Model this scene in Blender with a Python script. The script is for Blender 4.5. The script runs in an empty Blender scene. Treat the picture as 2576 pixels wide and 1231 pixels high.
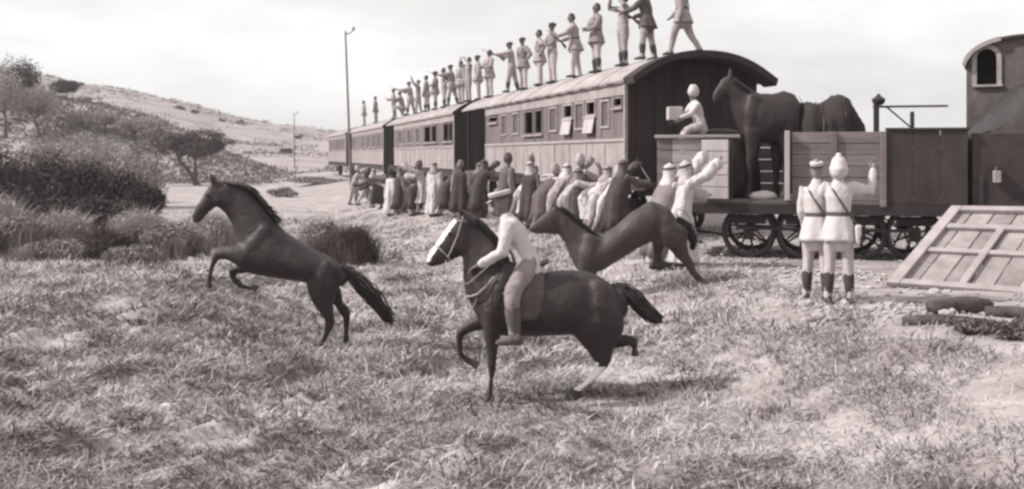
import bpy, bmesh, math, random
import numpy as np
from mathutils import Vector, Matrix, noise as mnoise

random.seed(7)
rng = np.random.default_rng(11)
scene = bpy.context.scene
C = scene.collection

# ---------------------------------------------------------------- camera
FPX, CX, HZ, CAMZ = 2600.0, 1288.0, 391.0, 1.75      # focal length, centre and horizon in reference pixels (width 2576)
cam_data = bpy.data.cameras.new('camera')
cam = bpy.data.objects.new('camera', cam_data)
C.objects.link(cam)
cam.location = (0, 0, CAMZ)
cam.rotation_euler = (math.radians(90), 0, 0)
cam_data.sensor_width = 36
cam_data.lens = 36 * FPX / 2576
cam_data.shift_y = -(615.5 - HZ) / 2576
cam_data.clip_end = 3000
scene.camera = cam
scene.cycles.filter_width = 2.7

# ---------------------------------------------------------------- sky, sun, exposure
SUN_EL, SUN_BACK = math.radians(40), math.radians(-4)
S = Vector((-math.cos(SUN_EL) * math.cos(SUN_BACK), math.cos(SUN_EL) * math.sin(SUN_BACK), math.sin(SUN_EL)))
world = bpy.data.worlds.new('World')
scene.world = world
world.use_nodes = True
nt = world.node_tree
nt.nodes.clear()
wo = nt.nodes.new('ShaderNodeOutputWorld')
bg = nt.nodes.new('ShaderNodeBackground')
sky = nt.nodes.new('ShaderNodeTexSky')
sky.sky_type = 'NISHITA'
sky.sun_disc = False
sky.sun_elevation = SUN_EL
sky.sun_rotation = math.atan2(S.x, S.y)
sky.dust_density = 5.0
sky.air_density = 1.0
bw = nt.nodes.new('ShaderNodeRGBToBW')              # black-and-white film: a grey sky
tc = nt.nodes.new('ShaderNodeTexCoord')
mp = nt.nodes.new('ShaderNodeMapping')
mp.inputs['Scale'].default_value = (1.6, 1.6, 5.0)
mp.inputs['Location'].default_value = (0.35, 0.2, 0.4)
cn = nt.nodes.new('ShaderNodeTexNoise')
cn.inputs['Scale'].default_value = 1.7
cn.inputs['Detail'].default_value = 5
cn.inputs['Roughness'].default_value = 0.55
cr = nt.nodes.new('ShaderNodeMapRange')
cr.inputs['From Min'].default_value = 0.36
cr.inputs['From Max'].default_value = 0.66
cr.inputs['To Min'].default_value = 0.0
cr.inputs['To Max'].default_value = 1.0
thin = nt.nodes.new('ShaderNodeMix')                # thin high overcast mixed over the clear sky
thin.data_type = 'FLOAT'
thin.inputs[0].default_value = 0.72
CLOUD_LO, CLOUD_HI = 6.3, 9.4
cl = nt.nodes.new('ShaderNodeMapRange')
cl.inputs['To Min'].default_value = CLOUD_LO
cl.inputs['To Max'].default_value = CLOUD_HI
tint = nt.nodes.new('ShaderNodeVectorMath')
tint.operation = 'SCALE'
tint.inputs[0].default_value = (1.0, 0.985, 0.975)
L = nt.links.new
L(sky.outputs[0], bw.inputs[0])
L(tc.outputs['Generated'], mp.inputs[0])
L(mp.outputs[0], cn.inputs['Vector'])
L(cn.outputs[0], cr.inputs[0])
L(cr.outputs[0], cl.inputs[0])
L(bw.outputs[0], thin.inputs[2])
L(cl.outputs[0], thin.inputs[3])
L(thin.outputs[0], tint.inputs['Scale'])
L(tint.outputs[0], bg.inputs[0])
bg.inputs[1].default_value = 0.14
L(bg.outputs[0], wo.inputs[0])

sun_data = bpy.data.lights.new('sun', 'SUN')
sun_data.energy = 5.0
sun_data.angle = math.radians(1.0)
sun_data.color = (1.0, 0.965, 0.94)
sun = bpy.data.objects.new('sun', sun_data)
C.objects.link(sun)
sun.rotation_euler = (-S).to_track_quat('-Z', 'Y').to_euler()
sun.location = (-30, 0, 40)

scene.view_settings.view_transform = 'Standard'
scene.view_settings.look = 'None'
scene.view_settings.exposure = 0.10
scene.view_settings.gamma = 1.0
scene.view_settings.use_curve_mapping = False


# ---------------------------------------------------------------- helpers
def tone(v):
    """sepia print tone of brightness v"""
    t = min(1.0, v / 0.5)
    return (v * (1.21 - .165 * t), v * (.955 + .02 * t), v * (.93 + .035 * t), 1.0)


_M = {}
def mat(name, v, var=0.25, scale=6.0, rough=0.85, bump=0.0, bscale=30.0, stretch=(1, 1, 1), spec=0.25, objvar=0.0, coord='Object'):
    """procedural material: base tone v with noise wear"""
    if name in _M:
        return _M[name]
    m = bpy.data.materials.new(name)
    m.use_nodes = True
    t = m.node_tree
    b = t.nodes['Principled BSDF']
    b.inputs['Roughness'].default_value = rough
    b.inputs['Specular IOR Level'].default_value = spec
    co = t.nodes.new('ShaderNodeTexCoord')
    ma = t.nodes.new('ShaderNodeMapping')
    ma.inputs['Scale'].default_value = stretch
    n = t.nodes.new('ShaderNodeTexNoise')
    n.inputs['Scale'].default_value = scale
    n.inputs['Detail'].default_value = 6
    n.inputs['Roughness'].default_value = 0.65
    r = t.nodes.new('ShaderNodeValToRGB')
    r.color_ramp.elements[0].position = 0.32
    r.color_ramp.elements[1].position = 0.68
    r.color_ramp.elements[0].color = tone(v * (1 - var))
    r.color_ramp.elements[1].color = tone(min(.85, v * (1 + var)))
    t.links.new(co.outputs[coord], ma.inputs[0])
    t.links.new(ma.outputs[0], n.inputs['Vector'])
    t.links.new(n.outputs[0], r.inputs[0])
    out = r.outputs[0]
    if objvar > 0:
        oi = t.nodes.new('ShaderNodeObjectInfo')
        mr = t.nodes.new('ShaderNodeMapRange')
        mr.inputs['To Min'].default_value = 1 - objvar
        mr.inputs['To Max'].default_value = 1 + objvar
        vm = t.nodes.new('ShaderNodeVectorMath')
        vm.operation = 'SCALE'
        t.links.new(oi.outputs['Random'], mr.inputs[0])
        t.links.new(out, vm.inputs[0])
        t.links.new(mr.outputs[0], vm.inputs['Scale'])
        out = vm.outputs[0]
    t.links.new(out, b.inputs['Base Color'])
    if bump > 0:
        n2 = t.nodes.new('ShaderNodeTexNoise')
        n2.inputs['Scale'].default_value = bscale
        n2.inputs['Detail'].default_value = 5
        bp = t.nodes.new('ShaderNodeBump')
        bp.inputs['Strength'].default_value = bump
        bp.inputs['Distance'].default_value = 0.03
        t.links.new(ma.outputs[0], n2.inputs['Vector'])
        t.links.new(n2.outputs[0], bp.inputs['Height'])
        t.links.new(bp.outputs[0], b.inputs['Normal'])
    _M[name] = m
    return m


def leaf_mat(name, v, var):
    """foliage and straw: each blade or leaf carries its own tone in the attribute 'shade_pick'"""
    if name in _M:
        return _M[name]
    m = bpy.data.materials.new(name)
    m.use_nodes = True
    t = m.node_tree
    b = t.nodes['Principled BSDF']
    b.inputs['Roughness'].default_value = 0.8
    b.inputs['Specular IOR Level'].default_value = 0.2
    a = t.nodes.new('ShaderNodeAttribute')
    a.attribute_name = 'pick'
    r = t.nodes.new('ShaderNodeValToRGB')
    r.color_ramp.elements[0].color = tone(v * (1 - var))
    r.color_ramp.elements[1].color = tone(v * (1 + var))
    t.links.new(a.outputs['Fac'], r.inputs[0])
    t.links.new(r.outputs[0], b.inputs['Base Color'])
    _M[name] = m
    return m


def P(px, py, D):
    """reference pixel at distance D in front of the camera -> world point"""
    return Vector(((px - CX) / FPX * D, D, CAMZ + (HZ - py) / FPX * D))


def tag(o, label=None, cat=None, group=None, kind=None):
    if label: o['label'] = label
    if cat: o['category'] = cat
    if group: o['group'] = group
    if kind: o['kind'] = kind
    return o


def link(o, parent=None):
    C.objects.link(o)
    if parent is not None:
        o.parent = parent
    return o


def empty(name, loc=(0, 0, 0), rz=0.0):
    o = bpy.data.objects.new(name, None)
    o.empty_display_size = 0.2
    o.location = loc
    o.rotation_euler = (0, 0, rz)
    C.objects.link(o)
    return o


def smooth(me, on=True):
    me.polygons.foreach_set('use_smooth', [on] * len(me.polygons))


def bm_mesh(bm, name, sm=False):
    bmesh.ops.recalc_face_normals(bm, faces=bm.faces[:])
    me = bpy.data.meshes.new(name)
    bm.to_mesh(me)
    bm.free()
    if sm:
        smooth(me)
    return me


def obj(name, me, m, parent=None):
    o = bpy.data.objects.new(name, me)
    ms = m if isinstance(m, (list, tuple)) else [m]
    while len(me.materials) < len(ms):
        me.materials.append(None)
    for i, x in enumerate(ms):
        if me.materials[i] is None:
            me.materials[i] = x
        elif me.materials[i] != x:
            o.material_slots[i].link = 'OBJECT'
            o.material_slots[i].material = x
    return link(o, parent)


def add_box(bm, lo, hi, bev=0.0, M=None):
    r = bmesh.ops.create_cube(bm, size=1.0)
    vs = r['verts']
    lo, hi = Vector(lo), Vector(hi)
    for v in vs:
        v.co = Vector((lo[i] + (v.co[i] + .5) * (hi[i] - lo[i]) for i in range(3)))
    if bev > 0:
        es = list({e for v in vs for e in v.link_edges})
        rr = bmesh.ops.bevel(bm, geom=es, offset=bev, segments=1, affect='EDGES')
        vs = list({v for f in rr['faces'] for v in f.verts} | {v for v in vs if v.is_valid})
    if M is not None:
        for v in vs:
            v.co = M @ v.co
    return vs


def box(name, lo, hi, m, parent=None, bev=0.0, M=None):
    bm = bmesh.new()
    add_box(bm, lo, hi, bev, M)
    return obj(name, bm_mesh(bm, name), m, parent)


def ring_loft(bm, rings, cap=True):
    """rings: lists of Vectors of equal length"""
    rows = [[bm.verts.new(p) for p in r] for r in rings]
    n = len(rows[0])
    for a, b in zip(rows, rows[1:]):
        for i in range(n):
            j = (i + 1) % n
            bm.faces.new((a[i], a[j], b[j], b[i]))
    if cap:
        bm.faces.new(rows[0][::-1])
        bm.faces.new(rows[-1])


def ellipse(c, U, V, n, fold=None):
    out = []
    for i in range(n):
        a = 2 * math.pi * i / n
        k = 1.0 if fold is None else fold(a)
        out.append(c + U * (math.cos(a) * k) + V * (math.sin(a) * k))
    return out


def tube(bm, pts, rad, n=10, side=Vector((0, 1, 0)), round_ends=True):
    """tapered tube through pts; rad = scalars or (along side, across)"""
    pts = [Vector(p) for p in pts]
    rad = [r if isinstance(r, (tuple, list)) else (r, r) for r in rad]
    rings = []
    last = None
    for i, p in enumerate(pts):
        t = (pts[min(i + 1, len(pts) - 1)] - pts[max(i - 1, 0)])
        t = t.normalized() if t.length > 1e-9 else Vector((0, 0, 1))
        s = side - t * side.dot(t)
        if s.length < .15:
            s = (last if last is not None else Vector((1, 0, .1)))
            s = s - t * s.dot(t)
        s.normalize()
        last = s
        w = t.cross(s)
        if round_ends and i == 0:
            e = min(rad[i])
            for q in (.85, .5):
                k = math.sqrt(1 - q * q)
                rings.append(ellipse(p - t * e * q, s * rad[i][0] * k, w * rad[i][1] * k, n))
        rings.append(ellipse(p, s * rad[i][0], w * rad[i][1], n))
        if round_ends and i == len(pts) - 1:
            e = min(rad[i])
            for q in (.5, .85):
                k = math.sqrt(1 - q * q)
                rings.append(ellipse(p + t * e * q, s * rad[i][0] * k, w * rad[i][1] * k, n))
    ring_loft(bm, rings)


def remesh(bm, voxel, it=6, name='m'):
    """fuse overlapping closed shapes into one continuous smooth skin"""
    me = bm_mesh(bm, name)
    o = bpy.data.objects.new('tmp', me)
    C.objects.link(o)
    r = o.modifiers.new('r', 'REMESH')
    r.mode = 'VOXEL'
    r.voxel_size = voxel
    s = o.modifiers.new('s', 'SMOOTH')
    s.factor = 0.5
    s.iterations = it
    bpy.context.view_layer.update()
    dg = bpy.context.evaluated_depsgraph_get()
    out = bpy.data.meshes.new_from_object(o.evaluated_get(dg))
    bpy.data.objects.remove(o)
    bpy.data.meshes.remove(me)
    out.name = name
    smooth(out)
    return out


def crease(me, fn):
    """push every vertex along its normal by fn(co)"""
    n = len(me.vertices)
    co, no = np.empty(n * 3, np.float32), np.empty(n * 3, np.float32)
    me.vertices.foreach_get('co', co)
    me.vertex_normals.foreach_get('vector', no)
    co, no = co.reshape(-1, 3), no.reshape(-1, 3)
    d = np.array([fn(Vector(c)) for c in co.tolist()], np.float32)
    me.vertices.foreach_set('co', (co + no * d[:, None]).ravel())
    me.update()


def vnoise(x, y, seed=0):
    """2-D value noise, vectorised, range 0..1"""
    xi, yi = np.floor(x).astype(np.int64), np.floor(y).astype(np.int64)
    fx, fy = x - xi, y - yi
    fx, fy = fx * fx * (3 - 2 * fx), fy * fy * (3 - 2 * fy)
    def h(a, b):
        n = (a * 374761393 + b * 668265263 + seed * 974711) & 0x7fffffff
        n = ((n ^ (n >> 13)) * 1274126177) & 0x7fffffff
        return ((n ^ (n >> 16)) & 0xffff) / 65535.0
    return (h(xi, yi) * (1 - fx) + h(xi + 1, yi) * fx) * (1 - fy) + (h(xi, yi + 1) * (1 - fx) + h(xi + 1, yi + 1) * fx) * fy


def fbm(x, y, o=4, seed=0):
    s, a, t = 0, 1.0, 0
    for i in range(o):
        s = s + a * vnoise(x * 2 ** i + 13.7 * i, y * 2 ** i - 7.1 * i, seed + i)
        t += a
        a *= .5
    return s / t


def np_mesh(name, verts, faces, pick=None, sm=False):
    """faces: (n,3) or (n,4) int array"""
    me = bpy.data.meshes.new(name)
    nv, nf, k = len(verts), len(faces), faces.shape[1]
    me.vertices.add(nv)
    me.vertices.foreach_set('co', np.ascontiguousarray(verts, dtype=np.float32).ravel())
    me.loops.add(nf * k)
    me.loops.foreach_set('vertex_index', np.ascontiguousarray(faces, dtype=np.int32).ravel())
    me.polygons.add(nf)
    me.polygons.foreach_set('loop_start', np.arange(0, nf * k, k, dtype=np.int32))
    me.update(calc_edges=True)
    if sm:
        smooth(me)
    if pick is not None:
        a = me.attributes.new('pick', 'FLOAT', 'POINT')
        a.data.foreach_set('value', np.ascontiguousarray(pick, dtype=np.float32))
    return me


# ---------------------------------------------------------------- track frame
TH = math.atan2(CX - 587.0, FPX)                     # the train recedes to the left
DX, DY = -math.sin(TH), math.cos(TH)
RX, RY = DY, -DX
AX, AY = 2.50, 22.8                                  # near left corner of the nearest coach
TRACK_RZ = math.atan2(DY, DX)


def track(u, w, z):
    return Vector((AX + u * DX + w * RX, AY + u * DY + w * RY, z))


def u_at(px, w=0.0):
    k = (px - CX) / FPX
    return (k * (AY + w * RY) - (AX + w * RX)) / (DX - k * DY)


def sstep(a, b, x):
    t = np.clip((x - a) / (b - a), 0, 1)
    return t * t * (3 - 2 * t)


def ground_z(x, y, fine=True):
    x, y = np.asarray(x, float), np.asarray(y, float)
    # distance to the left of the track edge (the line bends off to the right in front of the coach)
    s = -((x - AX) * RX + (y - AY) * RY)
    z = -0.06 - 0.62 * sstep(0.9, 4.6, s)
    z = z + 0.10 * (fbm(x * .35, y * .35, 3, 5) - .5) * sstep(.3, 2.0, s)
    z = z - 0.05 * sstep(-2, -6, s)
    if fine:
        near = 1 - sstep(30, 60, y)
        amp = .025 + .04 * sstep(.8, 4, s)
        z = z + near * amp * (fbm(x * 1.9 + y * .8, y * 2.6, 4, 21) - .5) * 2
        # flattened straw lying in ridges, mostly in the left foreground
        wind = sstep(3.5, -2.5, x) * sstep(17, 9, y) + .45 * sstep(1.5, 4, s)
        # trodden flat where the horses stand
        for hx, hy, hr in ((.35, 10.4, 1.6), (-2.35, 13.0, .9), (2.2, 15.3, 1.5), (3.95, 12.8, 1.0)):
            wind = wind * sstep(.6, 1.3, np.hypot((x - hx) / hr, (y - hy) / 1.0))
        z = z + .50 * sstep(-2.9, -5.2, x) * sstep(9.5, 16.5, y) * sstep(21, 17.5, y) + .12 * sstep(-1, -4, x) * sstep(6, 9, y) * sstep(12.5, 10, y)
        z = z + near * .22 * np.clip(wind, 0, 1) * np.clip(fbm((x + y) * 1.1, (x - y) * 2.7, 3, 61) - .47, 0, 1) * 2
    return z


def gz(x, y):
    return float(ground_z(x, y))

# ---------------------------------------------------------------- setting: ground, hill, grass
def axis(a, b, step, far, n):
    core = np.arange(a, b + 1e-6, step)
    g = np.geomspace(step * 2, far, n)
    return core, g


xc, gx = axis(-15, 13, .09, 900, 34)
xs = np.concatenate([xc[0] - gx[::-1], xc, xc[-1] + gx])
yc, gy = axis(4.5, 32, .09, 1500, 40)
ys = np.concatenate([[-60, -20, -6, 0, 2.5, 4], yc, yc[-1] + gy])
X, Y = np.meshgrid(xs, ys)
Z = ground_z(X, Y)
V = np.stack([X, Y, Z], -1).reshape(-1, 3)
ny, nx = X.shape
idx = np.arange(ny * nx).reshape(ny, nx)
F = np.stack([idx[:-1, :-1], idx[:-1, 1:], idx[1:, 1:], idx[1:, :-1]], -1).reshape(-1, 4)
earth = mat('dry_straw_earth', .30, .38, 1.1, .95, .8, 14, (1, 1.7, 1), .1)
ground = obj('ground', np_mesh('ground', V, F, sm=True), earth)
tag(ground, 'pale dry trampled field sloping up to the railway bank', kind='structure')

# hill on the left, falling to the right behind the train
ridge_px = [-900, -400, 0, 97, 199, 323, 430, 505, 570, 618, 700, 850, 1000, 1200, 1500, 2200]
ridge_py = [150, 158, 168, 187, 211, 227, 251, 267, 289, 300, 314, 330, 343, 362, 385, 393]
D_R = 230.0
ks = np.linspace(-900, 2200, 320)
ridge_z = np.interp(ks, ridge_px, ridge_py)
ridge_z = CAMZ + (HZ - ridge_z) / FPX * D_R
xr = (ks - CX) / FPX * D_R                       # the ridge's line across the country
t = np.linspace(0, 1.6, 90)
yy = 104 + t * (D_R - 104)
HX, HT = np.meshgrid(xr, t)
HY = np.broadcast_to(yy[:, None], HX.shape)
HXW = HX * (0.52 + 0.48 * np.clip(HT, 0, 1.6))
prof = np.where(HT < 1, sstep(-.15, 1.0, HT) * .75 + .25 * HT, 1 - .8 * (HT - 1) ** 1.4)
prof = (prof - prof[0, 0]) / (1 - prof[0, 0])
HZm = -0.75 + (ridge_z[None, :] + .75) * prof
HZm = HZm + (fbm(HXW * .09, HY * .07, 4, 9) - .5) * 2.2 * np.clip(HT * 2, 0, 1) * np.clip(1.2 - np.abs(HT - 1) * 0, 0, 1) * np.where(np.abs(HT - 1) < .12, .25, 1)
HV = np.stack([HXW, HY, HZm], -1).reshape(-1, 3)
idx = np.arange(HXW.size).reshape(HXW.shape)
HF = np.stack([idx[:-1, :-1], idx[:-1, 1:], idx[1:, 1:], idx[1:, :-1]], -1).reshape(-1, 4)
hill_m = mat('dry_hillside', .27, .25, .16, .95, .4, .9, (1, 1.6, 1), .1)
hill = obj('hill', np_mesh('hill', HV, HF, sm=True), hill_m)
tag(hill, 'pale grassy hillside falling to the right behind the train', kind='structure')

# nearer shoulder of the hill at far left
def shoulder_z(x, y):
    crest = np.interp(x * 112 / y, [-70, -62, -50, -43, -38.8, -35, -30, -24, -6], [11.5, 10.2, 8.3, 6.8, 5.6, 4.0, 1.6, -.4, -1.6])
    sh = np.clip((y - 86) / 26, -.2, 1.4)
    return -0.95 + (crest + .95) * np.where(sh < 1, sstep(-.02, 1.05, sh), 1 - (sh - 1) * 1.2) + (fbm(x * .2, y * .2, 3, 3) - .5) * .9 * np.clip(sh * 2, 0, 1)


sx = np.linspace(-76, -6, 140)
sy = np.linspace(84, 124, 60)
SX, SY = np.meshgrid(sx, sy)
SZ = shoulder_z(SX, SY)
SV = np.stack([SX, SY, SZ], -1).reshape(-1, 3)
idx = np.arange(SX.size).reshape(SX.shape)
SF = np.stack([idx[:-1, :-1], idx[:-1, 1:], idx[1:, 1:], idx[1:, :-1]], -1).reshape(-1, 4)
shoulder = obj('terrain', np_mesh('terrain', SV, SF, sm=True), mat('scrubby_slope', .34, .3, .5, .95, .6, 2.0, spec=.1))
tag(shoulder, 'scrubby near slope below the hill at the left', kind='structure')


def blades(cx, cy, n_per, length, width, seed, spread, lean=(0, 0), zf=None):
    """curved grass blades around clump centres -> verts, faces, pick"""
    r = np.random.default_rng(seed)
    n = len(cx) * n_per
    bx = np.repeat(cx, n_per) + r.normal(0, 1, n) * np.repeat(spread, n_per)
    by = np.repeat(cy, n_per) + r.normal(0, 1, n) * np.repeat(spread, n_per)
    bz = (ground_z(bx, by) if zf is None else zf(bx, by)) - .015
    ln = np.repeat(length, n_per) * r.uniform(.45, 1.2, n)
    az = r.uniform(0, 2 * np.pi, n)
    til = r.uniform(.75, 1.5, n)
    dx = np.cos(az) * np.sin(til) + lean[0]
    dy = np.sin(az) * np.sin(til) + lean[1]
    dz = np.cos(til)
    q = np.sqrt(dx * dx + dy * dy + dz * dz)
    dx, dy, dz = dx / q, dy / q, dz / q
    wx, wy = -np.sin(az + r.normal(0, .5, n)), np.cos(az + r.normal(0, .5, n))
    w = np.repeat(width, n_per) * r.uniform(.6, 1.4, n)
    base = np.stack([bx, by, bz], -1)
    d = np.stack([dx, dy, dz], -1)
    sd = np.stack([wx, wy, np.zeros(n)], -1)
    mid = base + d * (ln * .55)[:, None]
    tip = base + d * (ln * .9)[:, None] + np.stack([dx * .25, dy * .25, -.18 * np.ones(n)], -1) * (ln * .6)[:, None]
    tip[:, 2] = np.maximum(tip[:, 2], bz + .02)
    v = np.stack([base - sd * w[:, None], base + sd * w[:, None], mid - sd * (w * .8)[:, None], mid + sd * (w * .8)[:, None], tip], 1)
    i0 = np.arange(n) * 5
    f = np.concatenate([np.stack([i0, i0 + 1, i0 + 3], -1), np.stack([i0, i0 + 3, i0 + 2], -1), np.stack([i0 + 2, i0 + 3, i0 + 4], -1)])
    return v.reshape(-1, 3), f, n


def grass_patch(name, label, n, dmin, dmax, n_per, ln, wd, seed, m, keep):
    r = np.random.default_rng(seed)
    k = r.uniform(-.56, .56, n)
    D = np.exp(r.uniform(math.log(dmin), math.log(dmax), n))
    x, y = k * D, D
    msk = keep(x, y, r)
    x, y, D = x[msk], y[msk], D[msk]
    sc = np.clip(D / 11, .8, 2.2)
    length = ln * r.uniform(.6, 1.3, len(x)) * np.clip(sc, .8, 1.25)
    v, f, nb = blades(x, y, n_per, length, wd * sc, seed + 1, .07 * sc + .03, (.35, -.12))
    clump = np.repeat(np.clip(fbm(x * .9, y * .9, 3, seed) * 1.6 - .3 + r.normal(0, .12, len(x)), 0, 1), n_per)
    pk = np.repeat(np.clip(clump * .7 + r.uniform(0, .45, nb) - .08, 0, 1), 5)
    o = obj(name, np_mesh(name, v, f, pk), m)
    tag(o, label, 'grass', kind='stuff')
    return o


def bank(x, y):
    return -((x - AX) * RX + (y - AY) * RY)


straw = leaf_mat('straw', .42, .5)
darkstraw = leaf_mat('weathered_straw', .085, .6)
grass_patch('straw_grass', 'pale dry straw lying over the whole field', 42000, 6.6, 45, 11, .20, .0048, 40, straw,
            lambda x, y, r: (bank(x, y) > .6) & (r.random(len(x)) < .12 + .88 * sstep(.44, .60, fbm(x * 1.3 + y * .5, y * 1.0, 4, 77))))
grass_patch('weathered_grass', 'darker weathered grass tufts in the left foreground', 22000, 6.6, 40, 12, .19, .0048, 50, darkstraw,
            lambda x, y, r: (bank(x, y) > 1.2) & (r.random(len(x)) < sstep(.47, .58, fbm((x + y) * .8 + 5, (x - y) * 1.7, 4, 31) + .24 * sstep(2.5, -3, x) * sstep(18, 9, y))))

grass_patch('dark_clods', 'dark rough tufts and clods on the bank at the left foreground', 7000, 6.6, 19, 16, .15, .006, 57, leaf_mat('dark_root_tufts', .05, .6),
            lambda x, y, r: (x < 2.5) & (r.random(len(x)) < sstep(.52, .60, fbm((x + y) * 1.0 + 2, (x - y) * 2.4, 3, 61) + .10 * sstep(0, -4, x) * sstep(15, 8, y)) * sstep(2.5, -1.5, x)))

# ---------------------------------------------------------------- shrubs and trees
def leaf_cloud(centre, radii, n, size, seed, hollow=.45, lumps=9):
    """leaf-sized quads spread through lumpy ellipsoids"""
    r = np.random.default_rng(seed)
    lc = r.normal(0, 1, (lumps, 3))
    lc /= np.linalg.norm(lc, axis=1)[:, None]
    lc *= r.uniform(.25, .72, (lumps, 1))
    lc[:, 2] = np.abs(lc[:, 2]) * .9 - .12
    lr = r.uniform(.28, .5, lumps)
    pick_l = r.integers(0, lumps, n)
    d = r.normal(0, 1, (n, 3))
    d /= np.linalg.norm(d, axis=1)[:, None]
    rr = r.uniform(hollow, 1.0, n) ** .6 * (1 + r.normal(0, .10, n))
    p = (lc[pick_l] + d * (lr[pick_l] * rr)[:, None]) * np.array(radii) + np.array(centre)
    a = r.normal(0, 1, (n, 3)); a /= np.linalg.norm(a, axis=1)[:, None]
    b = np.cross(a, r.normal(0, 1, (n, 3))); b /= np.linalg.norm(b, axis=1)[:, None] + 1e-9
    s = size * r.uniform(.5, 1.4, n)
    a, b = a * s[:, None], b * (s * .45)[:, None]
    v = np.stack([p - a, p + b, p + a, p - b], 1).reshape(-1, 3)
    f = np.arange(n * 4).reshape(n, 4)
    pk = np.repeat(np.clip(r.random(n) * .6 + .4 * r.random(lumps)[pick_l], 0, 1), 4)
    return v, f, pk


def branches(bm, base, centre, radii, n, r0, seed):
    r = random.Random(seed)
    for i in range(n):
        e = Vector(centre) + Vector((r.uniform(-.7, .7) * radii[0], r.uniform(-.7, .7) * radii[1], r.uniform(-.3, .6) * radii[2]))
        b = Vector(base)
        m1 = b.lerp(e, .45) + Vector((r.uniform(-.1, .1), r.uniform(-.1, .1), .12)) * radii[0]
        tube(bm, [b, m1, e], [r0, r0 * .6, r0 * .18], 6)


BARK = mat('bark', .09, .4, 9, .95, .6, 25)
def shrub(name, label, cat, group, base, radii, n, size, seed, m, stems=7, lift=.75, trunk=None, hollow=.45, lumps=9):
    """a plant: stems and a crown of leaves; base is where it stands"""
    root = empty(name, base)
    tag(root, label, cat, group)
    c = (0, 0, radii[2] * lift + (trunk or 0))
    v, f, pk = leaf_cloud(c, radii, n, size, seed, hollow, lumps)
    low = v.reshape(-1, 4, 3)[:, :, 2].min(1)
    v = v.copy()
    v[:, 2] += np.repeat(np.maximum(0, .02 - low), 4)
    obj('crown' if cat == 'tree' else 'foliage', np_mesh('foliage', v, f, pk), m, root)
    bm = bmesh.new()
    if trunk:
        r = random.Random(seed)
        for q in range(2 if stems > 5 else 1):
            top = Vector((r.uniform(-.5, .5) * radii[0] * .6, r.uniform(-.3, .3), trunk + radii[2] * .3))
            if q == 1:
                top.x = -radii[0] * .45
            tube(bm, [(q * .35, 0, -.15), top * .45 + Vector((q * .15, 0, .05)), top], [.05 * radii[0] + .05, .04 * radii[0] + .03, .03 * radii[0]], 8)
            branches(bm, top, c, radii, stems, .022 * radii[0] + .015, seed + q)
    else:
        branches(bm, (0, 0, -.05), c, radii, stems, .022 * radii[0] + .012, seed)
    obj('trunk' if cat == 'tree' else 'stem', bm_mesh(bm, 'stem', True), BARK, root)
    return root


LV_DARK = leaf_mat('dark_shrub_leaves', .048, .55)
LV_MID = leaf_mat('grey_shrub_leaves', .13, .5)
LV_PALE = leaf_mat('pale_brush', .36, .4)
BR_MID = leaf_mat('grey_brush', .22, .45)
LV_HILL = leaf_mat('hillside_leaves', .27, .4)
LV_SOOT = leaf_mat('dark_brush', .09, .5)


def place(px, base_py, D):
    p = P(px, base_py, D)
    return (p.x, p.y, gz(p.x, p.y))


def hill_base(px, py, D):
    """the spot on the near slope that shows at this pixel"""
    best = None
    for d in np.linspace(87, 112, 60):
        x = (px - CX) / FPX * d
        z = float(shoulder_z(np.array(x), np.array(d)))
        e = abs(HZ - (z - CAMZ) * FPX / d - py)
        if best is None or e < best[0]:
            best = (e, (x, d, z - .1))
    return best[1]


# tall dark shrubs, left: (px of centre, D, half width px, height px, label)
tall = [
    (-20, 34, 130, 250, 'dark tall shrub cut off by the left edge of the picture', 1),
    (85, 36, 125, 235, 'dark tall shrub second from the left edge', 2),
    (195, 33, 125, 200, 'wide dark shrub in the middle of the thicket', 3),
    (290, 35, 115, 185, 'dark shrub right of the middle of the thicket', 4),
    (365, 33, 80, 140, 'lower dark shrub at the right end of the thicket', 5),
    (130, 31, 110, 135, 'low dark shrub in front of the thicket, nearer its left end', 8),
    (265, 30.5, 120, 125, 'low dark shrub in front of the thicket, nearer its right end', 9),
    (20, 31, 110, 150, 'low dark shrub in front of the thicket at the left edge', 10),
    (140, 46, 130, 225, 'greyer shrub showing above the dark thicket at left', 6),
    (320, 48, 125, 195, 'greyer shrub behind the right end of the dark thicket', 7),
    (235, 52, 120, 215, 'greyer shrub behind the middle of the dark thicket', 11),
]
for px, D, hw, hpx, lab, sd in tall:
    b = place(px, 0, D)
    s = D / FPX
    shrub('shrub', lab, 'shrub', 'shrubs of the thicket at the left', b, (hw * s, hw * s * .9, hpx * s * .66), 12000, .06, 100 + sd,
          LV_DARK if D < 40 else LV_HILL, lift=.5, hollow=.2, lumps=16)


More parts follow.
